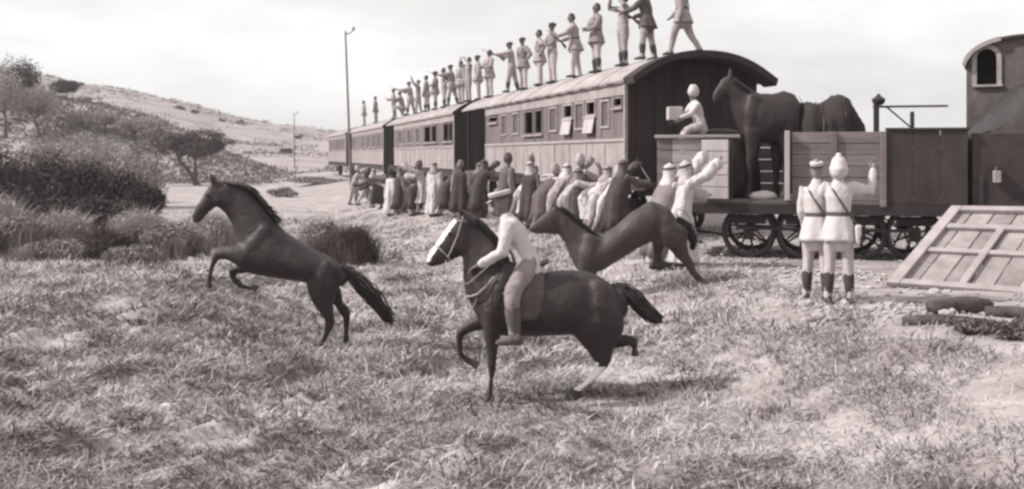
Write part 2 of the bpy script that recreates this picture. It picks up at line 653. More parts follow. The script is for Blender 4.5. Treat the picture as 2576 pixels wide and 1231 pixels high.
def brush(name, label, group, px, D, hw, hpx, seed, m, n=2600):
    """wispy dry brush: long thin arching stalks"""
    s_ = D / FPX
    base = place(px, 0, D)
    root = tag(empty(name, base), label, 'brush', group)
    r = np.random.default_rng(seed)
    cn_ = 26
    ca, cr_ = r.uniform(0, 6.28, cn_), np.sqrt(r.random(cn_)) * hw * s_ * .8
    q = r.integers(0, cn_, n)
    bx, by = (np.cos(ca) * cr_)[q] + r.normal(0, .07, n), (np.sin(ca) * cr_)[q] + r.normal(0, .07, n)
    h_ = hpx * s_ * (1.05 - .55 * (cr_[q] / (hw * s_))) * r.uniform(.35, 1.05, n)
    az = r.uniform(0, 6.28, n)
    sp = r.uniform(.1, .65, n) * h_
    w = r.uniform(.006, .013, n)
    sd = np.stack([-np.sin(az), np.cos(az), 0 * az], -1) * w[:, None]
    b0 = np.stack([bx, by, 0 * bx - .03], -1)
    m0 = b0 + np.stack([np.cos(az) * sp * .35, np.sin(az) * sp * .35, h_ * .62], -1)
    t0 = b0 + np.stack([np.cos(az) * sp + .12 * h_, np.sin(az) * sp, h_], -1)
    v = np.stack([b0 - sd, b0 + sd, m0 - sd, m0 + sd, t0], 1).reshape(-1, 3)
    i0 = np.arange(n) * 5
    f = np.concatenate([np.stack([i0, i0 + 1, i0 + 3], -1), np.stack([i0, i0 + 3, i0 + 2], -1), np.stack([i0 + 2, i0 + 3, i0 + 4], -1)])
    pk = np.repeat(np.clip(r.random(cn_)[q] * .6 + r.random(n) * .4, 0, 1), 5)
    obj('stalks', np_mesh('stalks', v, f, pk), m, root)
    v, f, pk = leaf_cloud((0, 0, hpx * s_ * .42), (hw * s_ * .95, hw * s_ * .9, hpx * s_ * .55), 2600, .045, seed + 5, .15, 14)
    v[:, 2] = np.maximum(v[:, 2], .01)
    obj('foliage', np_mesh('foliage', v, f, pk), m, root)
    return root


# low brush in front of the thicket
low = [
    (40, 24.5, 105, 135, BR_MID, 'grey brush clump at the left edge below the thicket'),
    (150, 26.5, 90, 115, LV_PALE, 'pale brush clump in front of the dark thicket'),
    (262, 24.0, 80, 95, LV_SOOT, 'low dark brush clump between two pale ones'),
    (345, 27.5, 95, 115, LV_PALE, 'pale brush clump below the right end of the thicket'),
    (440, 24.5, 95, 100, BR_MID, 'grey brush clump under the head of the rearing horse'),
    (535, 27, 90, 110, LV_PALE, 'pale brush clump behind the forelegs of the rearing horse'),
    (625, 29, 75, 90, LV_PALE, 'pale brush partly hidden by the rearing horse'),
    (-20, 28, 100, 150, LV_PALE, 'pale brush clump cut by the left edge'),
    (330, 22.5, 85, 70, BR_MID, 'small grey brush clump nearest the camera, left of the rearing horse'),
    (110, 22.5, 100, 80, BR_MID, 'small grey brush clump nearest the camera at far left'),
]
for i, (px, D, hw, hpx, m, lab) in enumerate(low):
    brush('brush', lab, 'low brush in front of the thicket', px, D, hw, hpx, 200 + i, m)
for i, (px, D, hw, hpx, m, lab) in enumerate([
        (893, 22.5, 52, 125, LV_SOOT, 'round dark bush behind the rump of the rearing horse'),
        (812, 23.5, 75, 120, BR_MID, 'grey wispy bush above the back of the rearing horse'),
        (700, 60, 45, 30, BR_MID, 'small grey bush on the open ground far behind'),
        (790, 75, 95, 26, BR_MID, 'low long scrub beside the far end of the train')]):
    if D < 30:
        brush('bush', lab, 'bushes between the brush and the train', px, D, hw, hpx, 300 + i, m, 3200)
    else:
        s = D / FPX
        shrub('bush', lab, 'bush', 'bushes between the brush and the train', place(px, 0, D), (hw * s, hw * s, hpx * s * .55), 3000, .09, 300 + i, m, lift=.6, hollow=.2)

# trees on the hillside
olive = shrub('olive_tree', 'spreading olive tree with two leaning trunks below the hill', 'tree', None, place(492, 448, 84), (3.3, 2.5, 1.55), 13000, .10, 401,
              leaf_mat('olive_leaves', .085, .45), stems=7, trunk=1.7, lift=.9)
shrub('olive_tree', 'olive tree crown left of the two-trunked olive tree', 'tree', None, place(385, 440, 83), (2.3, 2.0, 1.9), 9000, .10, 402,
      LV_MID, stems=5, trunk=1.5, lift=.9)
hilltrees = [
    (48, 300, 80, 62, 190, LV_DARK, 'dark tree highest on the slope at the left edge'),
    (165, 252, 104, 42, 62, LV_DARK, 'small round dark tree alone on the slope line'),
    (15, 345, 66, 85, 190, LV_HILL, 'grey tree on the slope at the left edge, under the dark one'),
    (102, 345, 64, 72, 150, LV_HILL, 'grey tree with a short trunk on the lower slope'),
    (265, 338, 88, 56, 70, LV_HILL, 'grey bushy tree low on the slope above the thicket'),
    (345, 352, 96, 62, 75, LV_HILL, 'grey bushy tree on the slope nearer the olive trees'),
    (200, 330, 78, 55, 65, LV_HILL, 'grey bushy tree between the short trunked tree and the thicket'),
]
for i, (px, py, D, hw, hpx, m, lab) in enumerate(hilltrees):
    hb_ = hill_base(px, py, D)
    s = hb_[1] / FPX
    shrub('hillside_tree', lab, 'tree', 'trees on the slope at the left', hb_, (hw * s, hw * s, hpx * s * .46), 7000, .10, 500 + i, m,
          stems=4, trunk=hpx * s * .16, lift=.8, lumps=15, hollow=.2)
for i in range(14):
    r = random.Random(900 + i)
    px, D = r.uniform(200, 760), r.uniform(125, 205)
    tt = (D - 104) / (D_R - 104)
    j = int(np.clip((tt / 1.6) * 89, 0, 89))
    kx = (px - CX) / FPX * D
    col = int(np.argmin(np.abs(HXW[j] - kx)))
    o = shrub('hillside_scrub', 'small grey scrub bush dotted on the pale far hillside', 'bush', 'scrub dotted over the far hillside',
              (float(HXW[j, col]), float(HY[j, col]), float(HZm[j, col]) - .1), (r.uniform(.7, 1.5),) * 2 + (r.uniform(.5, .9),), 350, .22, 920 + i, LV_MID, stems=3, lift=.6, lumps=5)

# dry tufts over the hillsides: uncountable ground cover
r_ = np.random.default_rng(77)
n_ = 9000
jj, cc = r_.integers(0, 56, n_), r_.integers(60, 200, n_)
keep_ = fbm(HXW[jj, cc] * .12, HY[jj, cc] * .10, 3, 55) + r_.normal(0, .08, n_) > .5
jj, cc = jj[keep_], cc[keep_]
c_ = np.stack([HXW[jj, cc] + r_.normal(0, .5, len(jj)), HY[jj, cc] + r_.normal(0, .8, len(jj)), HZm[jj, cc]], -1)
s1 = rng.uniform(-74, -8, 9000); s2 = rng.uniform(87, 113, 9000)
c_ = np.concatenate([c_, np.stack([s1, s2, shoulder_z(s1, s2)], -1)])
m__ = len(c_)
lv = []
for q in range(5):
    o_ = r_.normal(0, 1, (m__, 3)) * np.array([.28, .28, .10]) + np.array([0, 0, .12])
    a_ = r_.normal(0, 1, (m__, 3)); a_ /= np.linalg.norm(a_, axis=1)[:, None]
    b_ = np.cross(a_, r_.normal(0, 1, (m__, 3))); b_ /= np.linalg.norm(b_, axis=1)[:, None]
    k_ = r_.uniform(.10, .26, (m__, 1))
    p_ = c_ + o_
    lv.append(np.stack([p_ - a_ * k_, p_ + b_ * k_ * .5, p_ + a_ * k_, p_ - b_ * k_ * .5], 1))
lv = np.concatenate(lv).reshape(-1, 3)
tu = obj('hillside_tufts', np_mesh('hillside_tufts', lv, np.arange(len(lv)).reshape(-1, 4), np.repeat(r_.random(len(lv) // 4), 4)), leaf_mat('hill_tufts', .20, .35))
tag(tu, 'dry tufts scattered over the hillside', 'grass', kind='stuff')

# telegraph poles
WOOD_GREY = mat('weathered_pole', .16, .3, 4, .9, .3, 40, (1, 1, .1))
def pole(px_top, py_top, px_base, D, label, r0):
    b = Vector(place(px_base, 0, D))
    t_ = P(px_top, py_top, D)
    root = tag(empty('telegraph_pole', b), label, 'pole')
    bm = bmesh.new()
    tube(bm, [(0, 0, -.2), (t_ - b) * .5, t_ - b], [r0, r0 * .85, r0 * .65], 8)
    obj('post', bm_mesh(bm, 'post', True), WOOD_GREY, root)
    h = t_ - b
    bm = bmesh.new()
    tube(bm, [h + Vector((0, 0, -.15)), h + Vector((.28, 0, -.05)), h + Vector((.40, 0, .10))], [.03, .025, .025], 6)
    br = obj('bracket', bm_mesh(bm, 'bracket', True), mat('rusty_iron', .07, .4, 12, .7), root)
    bm = bmesh.new()
    tube(bm, [h + Vector((.40, 0, .08)), h + Vector((.41, 0, .16)), h + Vector((.42, 0, .24))], [.05, .075, .035], 8)
    obj('insulator', bm_mesh(bm, 'insulator', True), mat('glass_insulator', .12, .2, 5, .35, spec=.5), br)
    return root


pole(869, 80, 884, 52, 'tall thin telegraph pole leaning left beside the far end of the train', .07)
pole(740, 285, 741, 120, 'faint distant pole in front of the pale hillside', .07)

# ---------------------------------------------------------------- rolling stock materials
WALL_PALE = mat('faded_cream_paint', .25, .28, 3.0, .75, .15, 30, (1, 1, .35), objvar=.08)
WALL_BOARD = mat('weathered_coach_board', .125, .35, 5.0, .85, .3, 45, (2, 2, .18), objvar=.22)
WALL_TRIM = mat('pale_trim', .27, .25, 5, .75, .1)
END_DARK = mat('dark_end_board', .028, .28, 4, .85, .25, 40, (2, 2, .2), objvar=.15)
ROOF_PALE = mat('canvas_roof', .29, .3, 2.2, .9, .3, 14)
ROOF_EDGE = mat('dark_roof_edge', .035, .3, 5, .9)  # darker tone for roof rim, hood and gutter clips
IRON = mat('sooty_iron', .022, .35, 9, .6, .2, 50, spec=.4)
STEEL = mat('worn_tyre_steel', .022, .3, 9, .45, spec=.5)  # shade around the wheels is put into this near-black colour
GLASS = mat('dusty_window_glass', .10, .25, 3, .15, spec=.6)
FLAP = mat('bare_light_wood', .38, .15, 5, .8, .2, 50, (1, 1, .2), objvar=.08)
PLANK = mat('sun_bleached_plank', .30, .32, 3.5, .85, .35, 40, (.25, 2, 2), objvar=.16)
PLANK_MID = mat('grey_wagon_plank', .17, .3, 3.5, .85, .35, 40, (.25, 2, 2), objvar=.16)
PLANK_DULL = mat('dull_wagon_plank', .14, .28, 3.5, .85, .35, 40, (.25, 2, 2), objvar=.16)
NEAR_BLACK = mat('near_black', .036, .30, 3.0, .75, .2, 12, (1, 1, .5), objvar=.08)  # shared near-black tone for wagon panels, far planks and cab

# wheels (axis along local y), shared between all wagons
def lathe(bm, prof, n=24, cap=True):
    rings = [[Vector((r * math.cos(2 * math.pi * i / n), y, r * math.sin(2 * math.pi * i / n))) for i in range(n)] for r, y in prof]
    ring_loft(bm, rings, cap=cap)


R_W = .45
bm = bmesh.new()
lathe(bm, [(R_W - .07, -.065), (R_W - .01, -.065), (R_W, .03), (R_W + .028, .035), (R_W + .028, .065), (R_W - .07, .065), (R_W - .07, -.065)], 28, False)
ME_TYRE = bm_mesh(bm, 'tyre')
bm = bmesh.new()
for i in range(8):
    a = math.pi * i / 4
    d = Vector((math.cos(a), 0, math.sin(a)))
    tube(bm, [d * .07, d * (R_W - .06)], [(.035, .022), (.03, .018)], 6)
ME_SPOKE = bm_mesh(bm, 'spokes')
bm = bmesh.new()
lathe(bm, [(.03, -.15), (.06, -.14), (.085, -.07), (.085, .07)], 14)
ME_HUB = bm_mesh(bm, 'hub')


def wheel(parent, x, y, z=R_W + .0):
    w = obj('wheel', ME_SPOKE, IRON, parent)
    w.location = (x, y, z)
    w.rotation_euler = (0, random.uniform(0, 3), 0)
    obj('tyre', ME_TYRE, STEEL, w)
    obj('hub', ME_HUB, IRON, w)
    return w


CW, CEAVE, CRISE = 3.2, 3.40, .60


def roof_z(w):
    t_ = abs((w - CW / 2) / (CW / 2 + .10))
    return CEAVE + .02 + CRISE * (1 - min(1, t_) ** 2.3)


def coach(u0, length, wins, label, plat=2.2, detail=True):
    root = tag(empty('railway_coach', track(u0, 0, 0), TRACK_RZ), label, 'railway coach', 'coaches of the halted train')
    Lb, W = length, CW
    T = .06
    box('floor', (0, -W + .03, 1.12), (Lb + plat, -.03, 1.20), IRON, root)
    box('sole_bar', (0, -.16, .88), (Lb + plat, -.05, 1.115), IRON, root, .01)
    box('sole_bar', (0, -W + .05, .88), (Lb + plat, -W + .16, 1.115), IRON, root, .01)
    box('far_wall', (.02, -W, 1.2), (Lb, -W + T, CEAVE), WALL_BOARD, root)
    # lower panels on the visible side
    n = max(4, int(Lb / 1.3))
    for i in range(n):
        a, b = Lb * i / n, Lb * (i + 1) / n
        box('side_panel', (a + .012, -T, 1.202), (b - .012, 0, 2.05), WALL_PALE, root, .006)
        box('batten', (b - .03, -.01, 1.204), (b + .03 if i < n - 1 else b, .018, 2.046), WALL_TRIM, root, .004)
    box('belt_rail', (0, -T, 2.052), (Lb, .035, 2.128), WALL_TRIM, root, .01)
    box('letterboard', (0, -T, 3.09), (Lb, .012, CEAVE - .005), WALL_PALE, root, .006)
    box('cornice', (-.05, .002, CEAVE - .06), (Lb + .02, .075, CEAVE + .005), WALL_TRIM, root, .01)
    if detail:
        x = .5
        while x < Lb - .2:
            box('gutter_clip', (x, .077, CEAVE - .05), (x + .42, .092, CEAVE - .012), ROOF_EDGE, root)
            x += .98
    # upper band: windows and boards between them
    wins = sorted(wins)
    cur = 0.0
    spans = []
    for (a, b, z0, z1, kind) in wins:
        spans.append((cur, a, None))
        spans.append((a, b, (z0, z1, kind)))
        cur = b
    spans.append((cur, Lb, None))
    for a, b, wdef in spans:
        if b - a < .02:
            continue
        if wdef is None:
            k = max(1, int(round((b - a) / (.30 if detail else .6))))
            for i in range(k):
                p, q = a + (b - a) * i / k, a + (b - a) * (i + 1) / k
                d_ = random.uniform(-.008, .004)
                box('board', (p + .008, -T, 2.13), (q - .008, d_, 3.088), WALL_BOARD, root, .005)
        else:
            z0, z1, kind = wdef
            if z0 > 2.2:
                box('board', (a + .004, -T, 2.13), (b - .004, -.012, z0 - .004), WALL_BOARD, root, .004)
            fr = bmesh.new()
            f = .05
            add_box(fr, (a, -.05, z0), (a + f, .022, z1))
            add_box(fr, (b - f, -.05, z0), (b, .022, z1))
            add_box(fr, (a + f, -.05, z0), (b - f, .024, z0 + f))
            add_box(fr, (a + f, -.05, z1 - f), (b - f, .024, z1))
            w = obj('window', bm_mesh(fr, 'window'), WALL_TRIM if kind != 'open' else WALL_BOARD, root)
            if kind == 'glass':
                box('pane', (a + f, -.032, z0 + f), (b - f, -.026, z1 - f), GLASS, w)
            if z1 < 3.05:
                box('board', (a + .004, -T, z1 + .004), (b - .004, -.01, 3.086), WALL_BOARD, root, .004)
            if kind in ('open', 'flap'):
                box('sill', (a - .06, .0, z0 - .05), (b + .06, .07, z0 - .005), FLAP if kind == 'flap' else WALL_TRIM, w, .008)
            if kind == 'flap':
                M = Matrix.Translation((0, .03, z0 - .06)) @ Matrix.Rotation(math.radians(10), 4, 'X')
                box('lowered_shutter', (a + .0, 0, -.36), (b, .025, 0), FLAP, root, .006, M)
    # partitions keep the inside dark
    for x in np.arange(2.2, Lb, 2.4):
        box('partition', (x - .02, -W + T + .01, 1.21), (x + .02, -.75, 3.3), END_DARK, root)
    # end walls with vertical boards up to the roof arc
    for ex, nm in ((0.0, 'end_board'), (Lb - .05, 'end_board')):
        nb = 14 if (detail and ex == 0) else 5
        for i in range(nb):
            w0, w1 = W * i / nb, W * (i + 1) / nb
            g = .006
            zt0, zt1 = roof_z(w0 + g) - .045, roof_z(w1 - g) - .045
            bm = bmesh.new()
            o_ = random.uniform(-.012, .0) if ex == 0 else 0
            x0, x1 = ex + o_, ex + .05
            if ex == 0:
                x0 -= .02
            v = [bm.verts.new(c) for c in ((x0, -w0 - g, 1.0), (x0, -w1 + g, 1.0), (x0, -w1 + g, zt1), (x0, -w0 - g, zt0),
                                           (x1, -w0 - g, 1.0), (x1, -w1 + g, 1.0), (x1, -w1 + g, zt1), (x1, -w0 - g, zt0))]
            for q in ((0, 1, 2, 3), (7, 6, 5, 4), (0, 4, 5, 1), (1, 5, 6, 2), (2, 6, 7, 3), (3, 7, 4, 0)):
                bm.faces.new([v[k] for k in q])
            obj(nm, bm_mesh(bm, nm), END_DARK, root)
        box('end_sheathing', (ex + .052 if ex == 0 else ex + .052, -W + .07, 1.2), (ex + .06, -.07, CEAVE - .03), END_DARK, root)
    box('corner_post', (-.03, -.055, 1.0), (.05, .03, CEAVE), WALL_TRIM, root, .008)
    # end door and buffers
    if detail:
        d = box('end_door', (-.055, -W / 2 - .38, 1.2), (-.037, -W / 2 + .38, 3.05), mat('end_door_paint', .03, .2, 4), root, .006)
        box('door_rail', (-.075, -W / 2 - .36, 2.05), (-.057, -W / 2 + .36, 2.12), IRON, d)
    box('buffer_beam', (-.16, -W + .2, .85), (-.035, -.2, 1.12), IRON, root, .01)
    for yb in (-.65, -W + .65):
        bm = bmesh.new()
        tube(bm, [(-.16, yb, 1.0), (-.42, yb, 1.0)], [.07, .06], 10, round_ends=False)
        tube(bm, [(-.42, yb, 1.0), (-.46, yb, 1.0)], [.2, .2], 14, round_ends=False)
        obj('buffer', bm_mesh(bm, 'buffer'), IRON, root)
    # roof shell
    a, b = -.14, Lb + plat
    rings = []
    for x in (a, b):
        top = []
        m_ = 18
        for i in range(m_ + 1):
            w = -.10 + (W + .2) * i / m_
            top.append(Vector((x, -w, roof_z(w) + (.0))))
        bot = [Vector((p.x, p.y * .995 - .008, p.z - .045)) for p in top[::-1]]
        rings.append(top + bot)
    bm = bmesh.new()
    ring_loft(bm, rings)
    rf = obj('roof', bm_mesh(bm, 'roof'), ROOF_PALE, root)
    # dark rim on the near roof end
    rings = []
    for x in (a - .035, a - .002):
        top = []
        for i in range(m_ + 1):
            w = -.115 + (W + .23) * i / m_
            top.append(Vector((x, -w, roof_z(w) + .012)))
        rings.append(top + [Vector((p.x, p.y * .97 - .05, p.z - .11)) for p in top[::-1]])
    bm = bmesh.new()
    ring_loft(bm, rings)
    obj('roof_rim', bm_mesh(bm, 'roof_rim'), ROOF_EDGE, rf)
    # dark hood over the near end
    if detail:
        rings = []
        for x in (a - .62, a - .04):
            top = [Vector((x, -(-.13 + (W + .26) * i / m_), roof_z(-.115 + (W + .23) * i / m_) + .02)) for i in range(m_ + 1)]
            rings.append(top + [Vector((p.x, p.y * .975 - .04, p.z - .15)) for p in top[::-1]])
        bm = bmesh.new()
        ring_loft(bm, rings)
        obj('roof_hood', bm_mesh(bm, 'roof_hood'), ROOF_EDGE, rf)
    xx = 1.5
    while xx < b - .3:
        rings = []
        for x in (xx - .025, xx + .025):
            top = [Vector((x, -(-.1 + (W + .2) * i / m_), roof_z(-.1 + (W + .2) * i / m_) + .014)) for i in range(m_ + 1)]
            rings.append(top + [Vector((p.x, p.y, p.z - .013)) for p in top[::-1]])
        bm = bmesh.new()
        ring_loft(bm, rings)
        obj('roof_seam', bm_mesh(bm, 'roof_seam'), ROOF_PALE, rf)
        xx += 2.0
    # platform posts and rail at the far end
    for x in (Lb + plat - .12,):
        for y in (-.14, -W + .14):
            box('platform_post', (x - .03, y - .03, 1.2), (x + .03, y + .03, CEAVE - .03), IRON, root)
        box('platform_rail', (x - .02, -W + .18, 2.1), (x + .02, -.18, 2.15), IRON, root)
    for x in (1.4, 3.0, Lb - 2.6, Lb - 1.0):
        for y in (-.88, -W + .88):
            wheel(root, x, y)
    for x in (2.2, Lb - 1.8):
        box('bogie_frame', (x - 1.35, -.74, .38), (x + 1.35, -.64, .74), IRON, root, .02)
    bm = bmesh.new()
    for z_ in (.45, .72):
        add_box(bm, (5.2, -.03, z_), (6.8, .22, z_ + .04))
    obj('step_board', bm_mesh(bm, 'step_board'), IRON, root)
    return root


def wins_at(u0, lst):
    out = []
    for p0, p1, z0, z1, k in lst:
        a, b = u_at(p1) - u0, u_at(p0) - u0
        out.append((a, b, z0, z1, k))
    return out


coach(0, 13.1, wins_at(0, [
    (1230, 1252, 2.82, 3.05, 'open'), (1262, 1276, 2.38, 3.06, 'glass'), (1290, 1306, 2.38, 3.06, 'glass'),
    (1320, 1342, 2.34, 3.06, 'open'), (1346, 1365, 2.34, 3.06, 'open'), (1382, 1402, 2.38, 3.06, 'glass'),
    (1418, 1441, 2.69, 3.08, 'flap'), (1447, 1470, 2.38, 3.08, 'glass'), (1475, 1499, 2.69, 3.08, 'flap'),
    (1512, 1534, 2.38, 3.05, 'glass'), (1544, 1567, 2.82, 3.07, 'open')]),
    'nearest pale coach with lowered window shutters and a dark end wall', plat=3.4)
coach(18.3, 15.6, wins_at(18.3, [
    (1004, 1018, 2.3, 3.06, 'glass'), (1026, 1040, 2.3, 3.06, 'glass'), (1046, 1058, 2.3, 3.06, 'glass'),
    (1068, 1083, 2.3, 3.06, 'open'), (1086, 1098, 2.3, 3.06, 'open'), (1116, 1128, 2.3, 3.06, 'open'), (1130, 1139, 2.3, 3.06, 'open')]),
    'second coach of the train with a row of dark windows', plat=2.4, detail=False)
coach(38.0, 16.5, wins_at(38.0, [
    (890, 902, 2.2, 3.06, 'glass'), (910, 919, 2.2, 3.06, 'glass'), (924, 934, 2.2, 3.06, 'glass'), (938, 947, 2.2, 3.06, 'glass'), (951, 959, 2.2, 3.06, 'glass')]),
    'third coach of the train, far off beside the telegraph pole', plat=2.2, detail=False)
coach(58.5, 15.0, [(2 + 2.5 * i, 3 + 2.5 * i, 2.2, 3.06, 'glass') for i in range(5)], 'farthest coach, only its dark near end showing', plat=0.6, detail=False)

# track under the coaches
bedroot = tag(empty('railway_track', track(0, CW / 2, 0), TRACK_RZ), 'steel rails and sleepers under the coaches', kind='structure')
bm = bmesh.new()
add_box(bm, (-1.5, -1.5, -.2), (78, 1.5, -.135))
obj('ballast', bm_mesh(bm, 'ballast'), mat('ballast', .22, .5, 9, .95, .8, 30), bedroot)
for s_ in (-.72, .72):
    box('rail', (-2.0, s_ - .035, -.10), (78, s_ + .035, .0), STEEL, bedroot)
ME_SL = None
for i in range(60):
    if ME_SL is None:
        bm = bmesh.new()
        add_box(bm, (-.12, -1.25, -.18), (.12, 1.25, -.105), .01)
        ME_SL = bm_mesh(bm, 'sleeper')
    o = obj('sleeper', ME_SL, mat('tarred_sleeper', .08, .4, 6, .9), bedroot)
    o.location = (-1.3 + i * .72, 0, random.uniform(-.004, .0))

# ---------------------------------------------------------------- open goods wagon
WL, WR = P(1652, 0, 18.3), P(2436, 0, 17.0)
WL.z = WR.z = 0
wd = (WR - WL).normalized()
WLEN = (WR - WL).length
W_RZ = math.atan2(wd.y, wd.x)


def wx(px):
    k = (px - CX) / FPX
    return (k * WL.y - WL.x) / (wd.x - k * wd.y)


def wpt(x, y, z):
    n_ = Vector((-wd.y, wd.x, 0))
    return WL + wd * x + n_ * y + Vector((0, 0, z))


WF, WT, WD = 1.03, 2.20, 2.4
wagon = tag(empty('open_goods_wagon', WL, W_RZ), 'open plank sided goods wagon with its middle door open', 'goods wagon')
for i in range(7):
    box('floor_plank', (.02, .02 + i * WD / 7, WF - .06), (WLEN - .02, (i + 1) * WD / 7 - .01, WF - random.uniform(0, .008)), PLANK_DULL, wagon)
box('sole_bar', (0, .0, .78), (WLEN, .10, WF - .062), IRON, wagon, .01)
box('sole_bar', (0, WD - .1, .78), (WLEN, WD, WF - .062), IRON, wagon, .01)
box('headstock', (-.06, .02, .78), (-.003, WD - .02, WF - .062), IRON, wagon, .01)
box('headstock', (WLEN + .003, .02, .78), (WLEN + .06, WD - .02, WF - .062), IRON, wagon, .01)


def planks(a, b, y0, y1, z0, z1, n, m, nm='plank'):
    for i in range(n):
        p, q = z0 + (z1 - z0) * i / n, z0 + (z1 - z0) * (i + 1) / n
        j = random.uniform(-.006, .006)
        box(nm, (a, y0 + j, p + .005), (b, y1 + j, q - .005), m, wagon, .005)


xa, xb, xc_, xd_, xe = wx(1690), wx(1764), wx(1986), wx(2228), WLEN
planks(.03, xa, .02, .06, WF, 2.10, 5, PLANK_DULL)
planks(xa + .01, xb, .015, .055, WF, 2.10, 5, PLANK)
planks(xc_ + .04, xd_ - .02, .015, .055, WF, WT, 6, PLANK_MID)
# left door leaf, swung a little towards the sun
dl = wx(1834) - xb
leaf = Matrix.Translation((xb + .01, .0, 0)) @ Matrix.Rotation(math.radians(-9), 4, 'Z')
door = box('door_leaf', (0, -.028, WF + .01), (dl, -.004, 2.06), PLANK, wagon, .006, leaf)
for i in range(5):
    p = WF + .012 + i * .207
    box('door_plank', (.006, -.05, p + .006), (dl - .006, -.030, p + .2), FLAP, door, .005, leaf)
box('top_rail', (xa - .3, -.03, 2.103), (wx(1862), .085, 2.16), PLANK, wagon, .008)
box('door_post', (wx(1974), -.10, WF), (wx(1987), .07, WT + .02), FLAP, wagon, .008)
box('door_post', (wx(1836), -.015, WF), (wx(1836) + .05, .07, 2.10), NEAR_BLACK, wagon, .008)
for px in (2098, 2222):
    box('side_post', (wx(px) - .05, -.035, WF - .1), (wx(px) + .05, .012, WT), PLANK_DULL, wagon, .008)
# right end part in panels darker than the planks
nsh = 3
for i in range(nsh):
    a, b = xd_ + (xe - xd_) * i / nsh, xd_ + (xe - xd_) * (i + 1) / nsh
    box('dark_panel', (a + .006, .0, WF - .05), (b - .006, .05 + .006 * (i % 2), WT + .01), NEAR_BLACK, wagon, .006)
box('panel_cap', (xd_, -.03, WT + .012), (xe + .02, .10, WT + .06), IRON, wagon, .008)
planks(.02, WLEN - .02, WD - .05, WD - .01, WF, WT - .02, 5, NEAR_BLACK, 'far_plank')  # shade inside the wagon put into the dark colour of these planks
for x0 in (.0, WLEN - .05):
    for i in range(5):
        p = WF + i * .225
        box('end_plank', (x0, .07, p), (x0 + .045, WD - .06, p + .215), PLANK_DULL, wagon, .005)
for px in (1882, 2022, 2166, 2306):
    x = wx(px)
    for y in (.42, WD - .42):
        wheel(wagon, x, y, R_W)
    bm = bmesh.new()
    add_box(bm, (x - .09, .20, .34), (x + .09, .34, .58), .02)
    add_box(bm, (x - .30, .24, .60), (x + .30, .30, .76), .02)
    obj('axle_box', bm_mesh(bm, 'axle_box'), IRON, wagon)
box('brake_rod', (wx(1850), .17, .50), (wx(2320), .195, .55), IRON, wagon)
# rail over the far side
hr = box('handrail', (wx(2225), WD - .06, 2.70), (wx(2440), WD - .02, 2.74), IRON, wagon)
for px, top, w_ in ((2216, 2.86, .05), (2318, 2.62, .035)):
    x = wx(px) + .12
    box('rail_post', (x - w_, WD - .10, WT - .1), (x + w_, WD - .0, top), IRON, hr, .01)
bm = bmesh.new()
tube(bm, [(wx(2216) + .16, WD - .05, 2.86), (wx(2216) + .16, WD - .05, 2.93)], [.13, .04], 10)
obj('post_cap', bm_mesh(bm, 'post_cap'), IRON, hr)
bm = bmesh.new()
tube(bm, [(wx(2248) + .12, WD - .04, 2.70), (wx(2318) + .08, WD - .04, 2.34)], [.018, .018], 6)
obj('brace', bm_mesh(bm, 'brace'), IRON, hr)
wagon.location.z = -.05

# dark tarpaulin heap in the left part of the wagon
def lump(name, m, pts, res, seed, amp, label, cat, z0, n=18):
    """heap: ellipses stacked upwards along pts [(centre, rx, ry)] with folds"""
    r = random.Random(seed)
    ph = [r.uniform(0, 6.28) for _ in range(4)]
    bm = bmesh.new()
    rings = []
    for i, (c, rx_, ry_) in enumerate(pts):
        f = lambda a: 1 + amp * (math.sin(3 * a + ph[0] + i * .5) + .6 * math.sin(5 * a + ph[1] - i * .7) + .4 * math.sin(9 * a + ph[2]))
        rings.append(ellipse(Vector(c), Vector((rx_, 0, 0)), Vector((0, ry_, 0)), n, f))
    ring_loft(bm, rings)
    me = bm_mesh(bm, name, True)
    o = obj(name, me, m)
    return tag(o, label, cat)


CANVAS = mat('dark_tarpaulin', .024, .35, 4, .85, .5, 9)
hp = wpt(.95, 1.15, 0)
lump('tarpaulin_heap', CANVAS, [((hp.x, hp.y, WF - .03), .80, .85), ((hp.x, hp.y, 1.5), .78, .82), ((hp.x + .02, hp.y, 1.95), .70, .7),
                               ((hp.x + .05, hp.y, 2.16), .5, .5), ((hp.x + .1, hp.y, 2.24), .15, .15)], 0, 3, .035,
     'dark tarpaulin heap in the left end of the goods wagon', 'tarpaulin', 0)
sk = wpt(wx(1920), .30, WF)
lump('sack', mat('pale_sacking', .5, .2, 9, .9, .4, 40), [((sk.x, sk.y, sk.z - .055), .20, .12), ((sk.x, sk.y, sk.z), .24, .15), ((sk.x + .01, sk.y, sk.z + .07), .18, .11), ((sk.x + .02, sk.y, sk.z + .1), .05, .04)], 0, 5, .05,
     'pale flattened sack on the wagon floor in the open doorway', 'sack', 0)

# ---------------------------------------------------------------- tender with coal, cab with arched window
TL0, TR0 = P(2446, 0, 17.05), P(2446, 0, 17.05) + Vector((math.cos(math.radians(-14)), math.sin(math.radians(-14)), 0)) * 3.6
TL0.z = 0
TANK = mat('black_tank_steel', .038, .35, 3, .6, .2, 12)
tender = tag(empty('tender', TL0, math.radians(-14)), 'black tender heaped with coal at the right edge', 'tender')
box('tank_side', (0, 0, .62), (3.6, .04, 2.12), TANK, tender, .01)
box('tank_side', (0, 2.2, .62), (3.6, 2.24, 2.12), TANK, tender, .01)
box('tank_end', (0, .042, .62), (.04, 2.198, 2.12), TANK, tender, .01)
box('tank_top', (.042, .042, 2.0), (3.58, 2.198, 2.05), TANK, tender)
box('side_strip', (.10, -.03, .62), (.17, -.002, 1.42), STEEL, tender, .006)
box('frame', (0, .3, .45), (3.6, 1.9, .618), IRON, tender)
